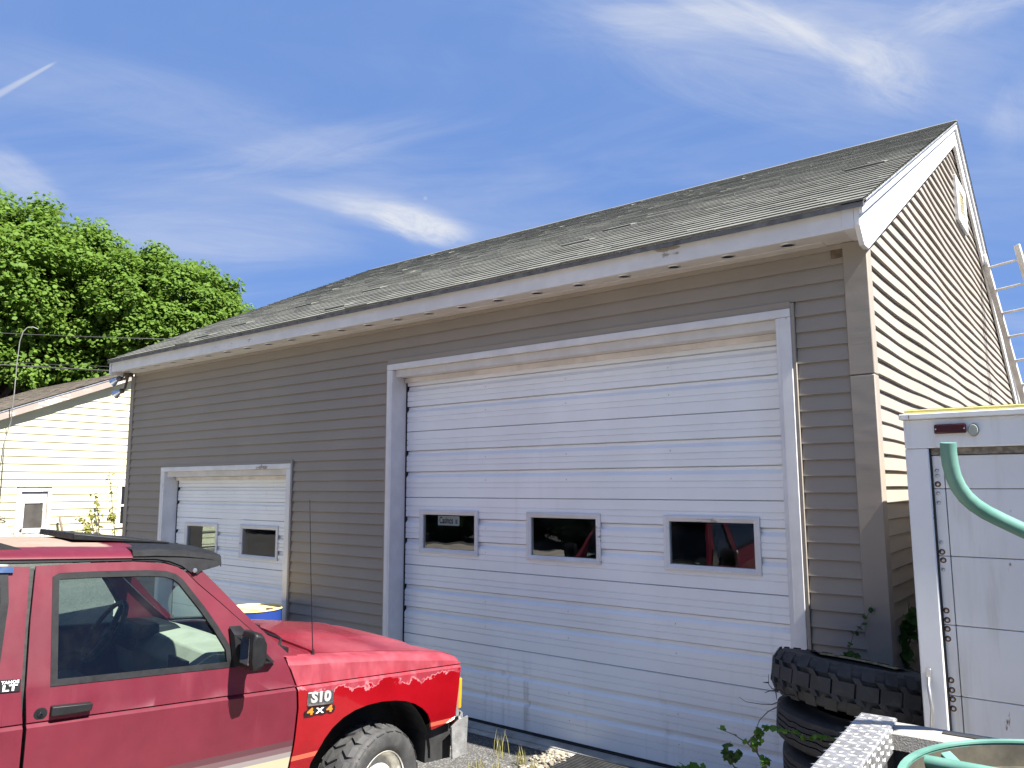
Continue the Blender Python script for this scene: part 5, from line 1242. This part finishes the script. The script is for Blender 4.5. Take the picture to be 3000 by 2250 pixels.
# cab and front of the pickup, out of the picture to the right
m = MB(); m.hexa([(BL + .03, -BWD - .02, .55), (BL + 1.75, -BWD - .02, .55), (BL + 1.75, .02, .55), (BL + .03, .02, .55)], [(BL + .03, -BWD - .02, 1.18), (BL + 1.75, -BWD - .02, 1.12), (BL + 1.75, .02, 1.12), (BL + .03, .02, 1.18)]); m.build('cab_body', pbody, pk, bevel=.04)
m = MB(); m.hexa([(BL + .05, -BWD + .03, 1.18), (BL + 1.68, -BWD + .03, 1.12), (BL + 1.68, -.03, 1.12), (BL + .05, -.03, 1.18)], [(BL + .22, -BWD + .2, 1.78), (BL + 1.0, -BWD + .2, 1.78), (BL + 1.0, -.2, 1.78), (BL + .22, -.2, 1.78)]); m.build('cab_glasshouse', M['car_glass'], pk)
m = MB(); m.box((BL + .22, -BWD + .18, 1.781), (BL + 1.02, -.18, 1.83)); m.build('cab_roof', pbody, pk, bevel=.02)
m = MB(); m.hexa([(BL + 1.76, -BWD, .5), (BL + 2.9, -BWD + .06, .5), (BL + 2.9, -.06, .5), (BL + 1.76, 0, .5)], [(BL + 1.76, -BWD + .06, 1.12), (BL + 2.85, -BWD + .14, 1.0), (BL + 2.85, -.14, 1.0), (BL + 1.76, -.06, 1.12)]); m.build('hood', pbody, pk, bevel=.05)
for x in (.98, BL + 2.2):
    for y_ in (-.14, -BWD + .14):
        m = MB(); m.lathe([(.0001, .08), (.2, .09), (.22, .12), (.33, .115), (.37, .07), (.37, -.07), (.33, -.115), (.0001, -.12)], 28, Matrix.Translation((x, y_, .36)) @ Matrix.Rotation(R(90), 4, 'X')); m.build('wheel', M['dark'], pk, 40)
# ------------------------------------------------------------ green patio table lying upside down in the bed
teal = NT('chalky_teal_enamel'); tn = teal.noise(8, 5); teal.color(teal.mix(teal.step(tn, .3, .75), (.075, .185, .150), (.12, .25, .205))); teal.rough(teal.rng(tn, .3, .7, .38, .6)); teal.bump(teal.noise(90, 3), .06, .002); teal = teal.m
PC = Vector((5.2185, -3.256, 1.39)); PR_ = .346
pt = empty('patio_table', PC, 0, 'teal metal patio table with bent tube legs upside down in the pickup bed', 'table')
m = MB(); m.lathe([(PR_ - .010, .0), (PR_ - .010, .004), (PR_ + .004, .004), (PR_ + .006, -.004), (PR_ + .004, -.022), (PR_ - .006, -.024), (PR_ - .008, .0)], 72); m.build('rim', teal, pt, 30)
tanm = plain('dirty_tan_band', (.045, .04, .028), .8, .35, 20); m = MB(); m.lathe([(PR_ - .010, -.004), (PR_ - .016, -.045), (PR_ - .05, -.05)], 72); m.build('inner_band', tanm, pt, 30)
gm = NT('dirty_pebbled_glass'); v_ = gm.noise(26, 5, .7); gm.color(gm.mix(gm.step(v_, .35, .7), (.025, .03, .026), (.10, .10, .085))); gm.rough(.35); gm.bump(gm.noise(60, 4, .7), .8, .006)
m = MB(); m.lathe([(.0001, -.044), (PR_ - .045, -.044), (PR_ - .045, -.050), (.0001, -.050)], 64); m.build('glass_top', gm.m, pt)
for a_ in (62, 152, 242, 332):
    q = Vector((math.cos(R(a_)), math.sin(R(a_)), 0)); m = MB(); m.bar(q * (PR_ - .006) + Vector((0, 0, -.012)), q * (PR_ - .042) + Vector((0, 0, -.034)), .03, .012); m.build('clip', teal, pt, bevel=.002)
def leg_pts():
    D = 1.72; px = [(2778, 1297), (2779, 1325), (2784, 1360), (2793, 1395), (2808, 1427), (2829, 1456), (2856, 1480), (2890, 1502), (2940, 1527), (3000, 1555)]
    P = [at(a_, b_, depth=D) for a_, b_ in px]; d_ = (P[-1] - P[-2]).normalized()
    P += [P[-1] + d_ * .12, P[-1] + d_ * .18 + Vector((.02, -.02, -.03)), P[-1] + d_ * .19 + Vector((.04, -.07, -.14)), PC + Vector((.318, .05, .0))]
    return [p_ - PC for p_ in P]
lp = leg_pts(); m = MB(); m.tube(lp, .0168, 16); leg = m.build('leg', teal, pt, 50)
for a_ in (120, 240):
    rot = Matrix.Rotation(R(a_), 3, 'Z')
    P = [rot @ Vector(v) for v in ((.318, .05, .0), (.33, .10, .2), (.30, .12, .36), (.27, .18, .45))]
    if a_ == 120: continue
    m = MB(); m.tube(P, .0168, 12); m.build('leg', teal, pt, 50)
p0, p1 = at(2676, 2224, z=1.374) - PC, at(2880, 2262, z=1.374) - PC
m = MB(); m.tube([p0, p1, p1 + (p1 - p0) * 1.2], .013, 10); m.build('cross_tube', teal, pt, 50)

# ------------------------------------------------------------ blue drum with a yellow lid
c_ = at(744, 1780, y=-.45)
dm = empty('oil_drum', (c_.x, c_.y, -.04), 0, 'blue steel drum with a rusty yellow lid before the smaller overhead door', 'drum')
hz = c_.z + .04; blue = NT('scuffed_blue_enamel'); bn = blue.noise(6, 5); blue.color(blue.mix(blue.step(bn, .62, .7), (.018, .045, .22), (.10, .08, .07))); blue.rough(.4); blue = blue.m
rD = .262
m = MB(); m.lathe([(.0001, 0), (rD, 0), (rD + .008, .01), (rD, .03), (rD, hz * .32), (rD + .012, hz * .335), (rD, hz * .35), (rD, hz * .65), (rD + .012, hz * .665), (rD, hz * .68), (rD, hz - .03), (rD + .002, hz - .012)], 48); m.build('shell', blue, dm, 40)
yl = NT('rusty_yellow_paint'); yn = yl.noise(7, 6, .65); yl.color(yl.mix(yl.step(yn, .56, .66), yl.mix(yl.step(yl.noise(4, 4), .3, .7), (.66, .50, .17), (.74, .60, .26)), (.20, .09, .035))); yl.rough(.55); yl = yl.m
m = MB(); m.lathe([(rD + .003, hz - .014), (rD + .009, hz - .006), (rD + .007, hz + .002), (rD - .004, hz + .003), (rD - .010, hz - .010), (.0001, hz - .010)], 48); ldd = m.build('lid', yl, dm, 40)
m = MB(); m.lathe([(.0001, .014), (.03, .014), (.034, .008), (.036, 0)], 16, Matrix.Translation((.165, .06, hz - .010))); m.build('bung', plain('rusty_bung', (.06, .03, .02), .8, .4, 30), ldd, 40)
ink = plain('marker_ink', (.03, .025, .02), .8, .2); rr = random.Random(8)
m = MB(); 
for row, n_ in ((0, 8), (1, 6)):
    for k in range(n_):
        x = -.15 + k * .036 + row * .03; y_ = -.13 + row * .055 + .02 * k * .4
        for s_ in range(3):
            a_ = Vector((x + rr.uniform(-.012, .012), y_ + rr.uniform(-.018, .018), hz - .0092)); b_ = Vector((x + rr.uniform(-.012, .012), y_ + rr.uniform(-.018, .018), hz - .0092)); m.bar(a_, b_, .0045, .0006)
m.build('marker_scrawl', ink, ldd, fix=False)

# ------------------------------------------------------------ rubber mat, gravel, weeds
mt = MB(); mt.box((1.955, -1.0, -.039), (3.4, .085, -.028))
for k in range(42): mt.box((1.96, -.995 + k * .0257, -.028), (3.395, -.995 + k * .0257 + .013, -.0215))
tag(mt.build('rubber_mat', rubber('black_mat_rubber', (.025, .025, .026), .25), None, fix=False), 'black ribbed rubber mat on the ground before the tall door', 'mat')
m = MB(); m.box((-.02, -.06, -.036), (3.62, .30, -.030)); tag(m.build('concrete_sill', M['concrete'], None), kind='structure')
rr = random.Random(12); gv_ = MB()
for k in range(260):
    x, y_ = rr.gauss(1.84, .06), rr.uniform(-.65, .02); s_ = rr.uniform(.006, .020)
    ico = [(0, 0, 1), (.89, 0, .45), (.28, .85, .45), (-.72, .53, .45), (-.72, -.53, .45), (.28, -.85, .45), (.72, .53, -.45), (-.28, .85, -.45), (-.89, 0, -.45), (-.28, -.85, -.45), (.72, -.53, -.45), (0, 0, -1)]
    sx, sy, sz, a_ = s_ * rr.uniform(.8, 1.4), s_ * rr.uniform(.7, 1.2), s_ * rr.uniform(.5, .8), rr.uniform(0, 6.28)
    gv_.add([(x + (p[0] * sx) * math.cos(a_) - p[1] * sy * math.sin(a_), y_ + p[0] * sx * math.sin(a_) + p[1] * sy * math.cos(a_), -.036 + (p[2] + .6) * sz) for p in ico],
            [(0, 1, 2), (0, 2, 3), (0, 3, 4), (0, 4, 5), (0, 5, 1), (1, 6, 2), (2, 7, 3), (3, 8, 4), (4, 9, 5), (5, 10, 1), (2, 6, 7), (3, 7, 8), (4, 8, 9), (5, 9, 10), (1, 10, 6), (11, 7, 6), (11, 8, 7), (11, 9, 8), (11, 10, 9), (11, 6, 10)])
st = NT('pale_gravel'); g1 = st.n.new('ShaderNodeNewGeometry'); st.color(st.mix(g1.outputs['Random Per Island'], (.13, .115, .085), (.30, .27, .21))); st.rough(.9)
tag(gv_.build('gravel', st.m, None, fix=False), 'loose pale gravel beside the rubber mat', 'gravel', kind='stuff')
gr = leaf_mat('dry_grass', (.13, .15, .045), (.33, .30, .13), .3)
def tuft(name, x, y_, n_, h_, seed, label):
    q = random.Random(seed); m = MB()
    for k in range(n_):
        a_ = q.uniform(0, 6.28); b_ = Vector((q.gauss(0, .03), q.gauss(0, .03), 0)); hh = h_ * q.uniform(.4, 1); ln = q.uniform(.1, .55) * hh; d_ = Vector((math.cos(a_), math.sin(a_), 0)); s_ = Vector((-d_.y, d_.x, 0)) * .0025
        p_ = [b_, b_ + d_ * ln * .3 + Vector((0, 0, hh * .55)), b_ + d_ * ln + Vector((0, 0, hh))]
        m.add([p_[0] - s_, p_[0] + s_, p_[1] + s_ * .8, p_[1] - s_ * .8, p_[2]], [(0, 1, 2, 3), (3, 2, 4)])
    o = m.build(name, gr, None, fix=False); o.location = (x, y_, -.04); return tag(o, label, 'weeds', 'weeds in the asphalt cracks')
for k, (px, py, n_, h_, lb) in enumerate(((1525, 2244, 34, .15, 'tallest dry grass tuft beside the gravel'), (1465, 2216, 14, .20, 'thin dry weed standing alone on the asphalt'), (1400, 2252, 24, .08, 'low green weed tuft near the SUV bumper'), (1455, 2262, 24, .09, 'low green weed tuft between bumper and gravel'), (1560, 2268, 24, .12, 'dry grass tuft at the gravel edge'))):
    p_ = at(px, py, z=-.04); tuft('weed_tuft', p_.x, p_.y, n_, h_, k + 3, lb)

# ------------------------------------------------------------ saplings and vines
M['leaf'] = leaf_mat('young_shrub_leaf', (.055, .13, .02), (.12, .24, .035), .3)
M['leaf_dark'] = leaf_mat('shaded_shrub_leaf', (.035, .085, .02), (.065, .14, .03), .25)
twig = plain('brown_twig', (.10, .075, .05), .9, .2, 20)
def plant(name, label, cat, stems, leaf, n_leaf, seed, mat, r0=.006, spread=.03, group=None, from_=.25, stem_mat=None):
    """stems are world polylines; leaves grow in pairs along the upper part"""
    rs = np.random.RandomState(seed); root = empty(name, stems[0][0], 0, label, cat, group); og = Vector(stems[0][0])
    sm = MB(); P = []; N = []
    for s_ in stems:
        q = [Vector(p_) - og for p_ in s_]; n_ = len(q); sm.tube(q, [r0 * (1 - .75 * i / (n_ - 1)) for i in range(n_)], 5)
        seg = [(q[i + 1] - q[i]).length for i in range(n_ - 1)]; tot_ = sum(seg)
        for k in range(n_leaf):
            d_ = tot_ * (from_ + (1 - from_) * (k + rs.uniform(0, 1)) / n_leaf); i = 0
            while i < n_ - 2 and d_ > seg[i]: d_ -= seg[i]; i += 1
            c = q[i].lerp(q[i + 1], min(1, d_ / seg[i])); o_ = rs.normal(size=3); o_ /= np.linalg.norm(o_)
            P.append(np.array(c) + o_ * spread * rs.uniform(.3, 1)); nn = o_ * .5 + rs.normal(size=3) * .4 + np.array([.2, -.4, .8]); N.append(nn / np.linalg.norm(nn))
    sm.build('stem', stem_mat or twig, root, 60, fix=False)
    if n_leaf:
        o = bpy.data.objects.new('foliage', leaves_mesh('foliage', np.array(P), np.array(N), leaf, mat, rs)); link(o, root)
    return root
A9 = lambda pts, y_: [at(a_, b_, y=y_) for a_, b_ in pts]
bx = at(2245, 2250, y=-.95)
plant('shrub', 'leafy green sapling in front of the tall door beside the tyres', 'shrub',
      [[(bx.x + .06, -.95, gz(-.95))] + A9([(2245, 2250), (2218, 2205), (2190, 2178), (2150, 2152), (2100, 2132)], -.95), A9([(2190, 2178), (2215, 2150), (2240, 2140), (2262, 2128)], -.95),
       A9([(2218, 2205), (2215, 2170), (2235, 2150)], -.95), A9([(2245, 2250), (2240, 2230), (2252, 2222)], -.95)], .036, 15, 5, M['leaf'], .006, .022)
bx = at(2150, 2250, y=-.85)
plant('shrub', 'small dense shrub between the sapling and the tall door', 'shrub', [[(bx.x + .05, -.85, gz(-.85))] + A9([(2160, 2260), (2140, 2230), (2132, 2190), (2140, 2172)], -.85), A9([(2140, 2230), (2118, 2195)], -.85), A9([(2140, 2230), (2165, 2200)], -.85)], .034, 20, 6, M['leaf_dark'], .005, .026)
bx = at(2010, 2262, y=-.8)
plant('shrub', 'low bright green weed shrub at the foot of the tall door', 'shrub', [[(bx.x, -.8, gz(-.8))] + A9([(2010, 2262), (2000, 2240), (1988, 2232)], -.8), A9([(2012, 2262), (2035, 2238)], -.8), A9([(2012, 2266), (2065, 2242)], -.8)], .034, 14, 7, M['leaf'], .004, .022)
plant('vine', 'bright green vine trailing across the tyre stack', 'vine', [A9([(2270, 2128), (2290, 2140), (2315, 2142), (2338, 2150), (2362, 2160), (2400, 2161), (2445, 2163)], -.945)], .026, 26, 8, M['leaf'], .003, .014, None, 0)
plant('vine', 'thin leafy vine climbing the siding above the tyres', 'vine', [[(3.93, -.06, .62)] + A9([(2470, 1940), (2485, 1910), (2500, 1860), (2530, 1825), (2548, 1790), (2555, 1775)], -.06), A9([(2478, 1925), (2500, 1915), (2512, 1922)], -.07)], .032, 22, 9, M['leaf_dark'], .0025, .022)
plant('shrub', 'dark leafy shrub growing between the gable and the trailer', 'shrub', [[(4.31, .25, gz(0))] + A9([(2662, 2080), (2660, 1980), (2655, 1880), (2660, 1800), (2664, 1765)], .25), A9([(2660, 1960), (2645, 1880), (2640, 1830)], .25), A9([(2658, 1900), (2678, 1840), (2684, 1800)], .25), A9([(2660, 2000), (2640, 1950)], .25)], .062, 34, 10, M['leaf_dark'], .006, .05)
plant('dead_twig', 'dark dead twig sticking out beside the tilted top tyre', 'twig', [A9([(2340, 2042), (2300, 2034), (2285, 2022), (2262, 2018), (2252, 2005), (2251, 1976)], -.9), A9([(2285, 2022), (2255, 2024), (2240, 2030)], -.9), A9([(2272, 2020), (2276, 2050)], -.9), A9([(2252, 2000), (2235, 1999)], -.9)], .02, 0, 11, M['leaf'], .0045, .01, None, 0, M['dark'])
plant('dead_twig', 'long thin dead twig curving out from the second tyre', 'twig', [A9([(2285, 2055), (2262, 2064), (2230, 2063), (2185, 2056), (2165, 2042)], -.9), A9([(2280, 2070), (2250, 2085), (2225, 2110), (2214, 2140), (2214, 2185)], -.92)], .02, 0, 12, M['leaf'], .0035, .01)
# by the yellow house
H9 = lambda pts, x: [at(a_, b_, x=x) for a_, b_ in pts]
ylw = leaf_mat('spring_sapling_leaf', (.12, .13, .03), (.22, .22, .05), .3)
plant('sapling', 'taller thin sapling before the yellow house near the garage corner', 'sapling', [[tuple(H9([(338, 1588)], -17.2)[0].xy) + (-.04,)] + H9([(338, 1588), (334, 1540), (328, 1470), (322, 1410), (320, 1380)], -17.2), H9([(332, 1520), (326, 1515)], -17.2)], .10, 46, 13, ylw, .02, .13)
plant('sapling', 'spreading sapling before the yellow house right of its door', 'sapling', [[tuple(H9([(281, 1588)], -17.2)[0].xy) + (-.04,)] + H9([(281, 1588), (272, 1545), (263, 1505), (262, 1490)], -17.2), H9([(276, 1555), (255, 1540), (238, 1522), (230, 1512)], -17.2), H9([(284, 1588), (290, 1540), (285, 1490), (277, 1445)], -17.2), H9([(270, 1550), (250, 1560)], -17.2)], .10, 34, 14, ylw, .022, .12)
a_, b_ = at(175, 1516, x=HX + .15), at(189, 1588, x=HX + .35); e_ = b_ + (b_ - a_) * .62
m = MB(); m.tube([a_, b_, e_], .035, 8); m.tube([a_.lerp(b_, .62), b_ + Vector((.1, -.18, -.1))], .02, 6); tag(m.build('wooden_post', pole_m, None, 50), 'weathered wooden stake leaning on the yellow house wall', 'stake')
# chain-saw orange tool, white hood of something, white tank with coiled wire
p_ = at(233, 1584, x=-16.6); ot = empty('garden_machine', (p_.x, p_.y, -.04), 0, 'orange garden machine behind the SUV roof', 'machine')
m = MB(); m.box((-.2, -.18, .0), (.2, .18, p_.z - .12)); m.build('engine_block', M['black'], ot, bevel=.04)
m = MB(); m.hexa([(-.16, -.2, p_.z - .12), (.16, -.2, p_.z - .12), (.16, .14, p_.z - .12), (-.16, .14, p_.z - .12)], [(-.1, -.14, p_.z + .08), (.1, -.14, p_.z + .08), (.1, .02, p_.z + .02), (-.1, .02, p_.z + .02)]); m.build('shroud', plain('orange_plastic', (.75, .10, .03), .4, .1), ot, bevel=.02)
p_ = at(338, 1578, x=-15.8); ut = empty('white_utility_box', (p_.x, p_.y, -.04), 0, 'white rounded box top showing behind the SUV visor', 'box')
m = MB(); m.box((-.3, -.22, 0), (.3, .22, p_.z + .06)); m.build('shell', plain('white_enamel_box', (.72, .74, .76), .3, .08), ut, bevel=.06, bseg=3)
m = MB(); m.box((-.31, -.1, p_.z - .12), (-.305, .1, p_.z - .02)) ; m.box((.3005, -.12, p_.z - .10), (.306, .12, p_.z + .0)); m.build('side_panel', M['black'], ut)
p_ = at(2, 1560, x=-13.5); tk = empty('white_tank', (p_.x, p_.y - .12, -.04), 0, 'white tank with coiled wire on top left of the house door', 'tank')
m = MB(); m.lathe([(.0001, 0), (.28, 0), (.30, .05), (.30, 1.0), (.27, 1.1), (.25, p_.z + .02), (.24, p_.z + .15), (.20, p_.z + .19), (.0001, p_.z + .2)], 28); m.build('shell', plain('white_tank_plastic', (.7, .7, .68), .45, .1), tk, 40)
m = MB(); rr = random.Random(2)
for k in range(5): m.tube([(.17 * math.cos(q) * rr.uniform(.9, 1.1) + .02, .17 * math.sin(q) * rr.uniform(.9, 1.1), p_.z + .24 + .03 * k + .03 * math.sin(q * 2 + k)) for q in linspace(0, 6.28, 18)], .007, 5, False)
m.build('wire_coil', wire_m, tk)
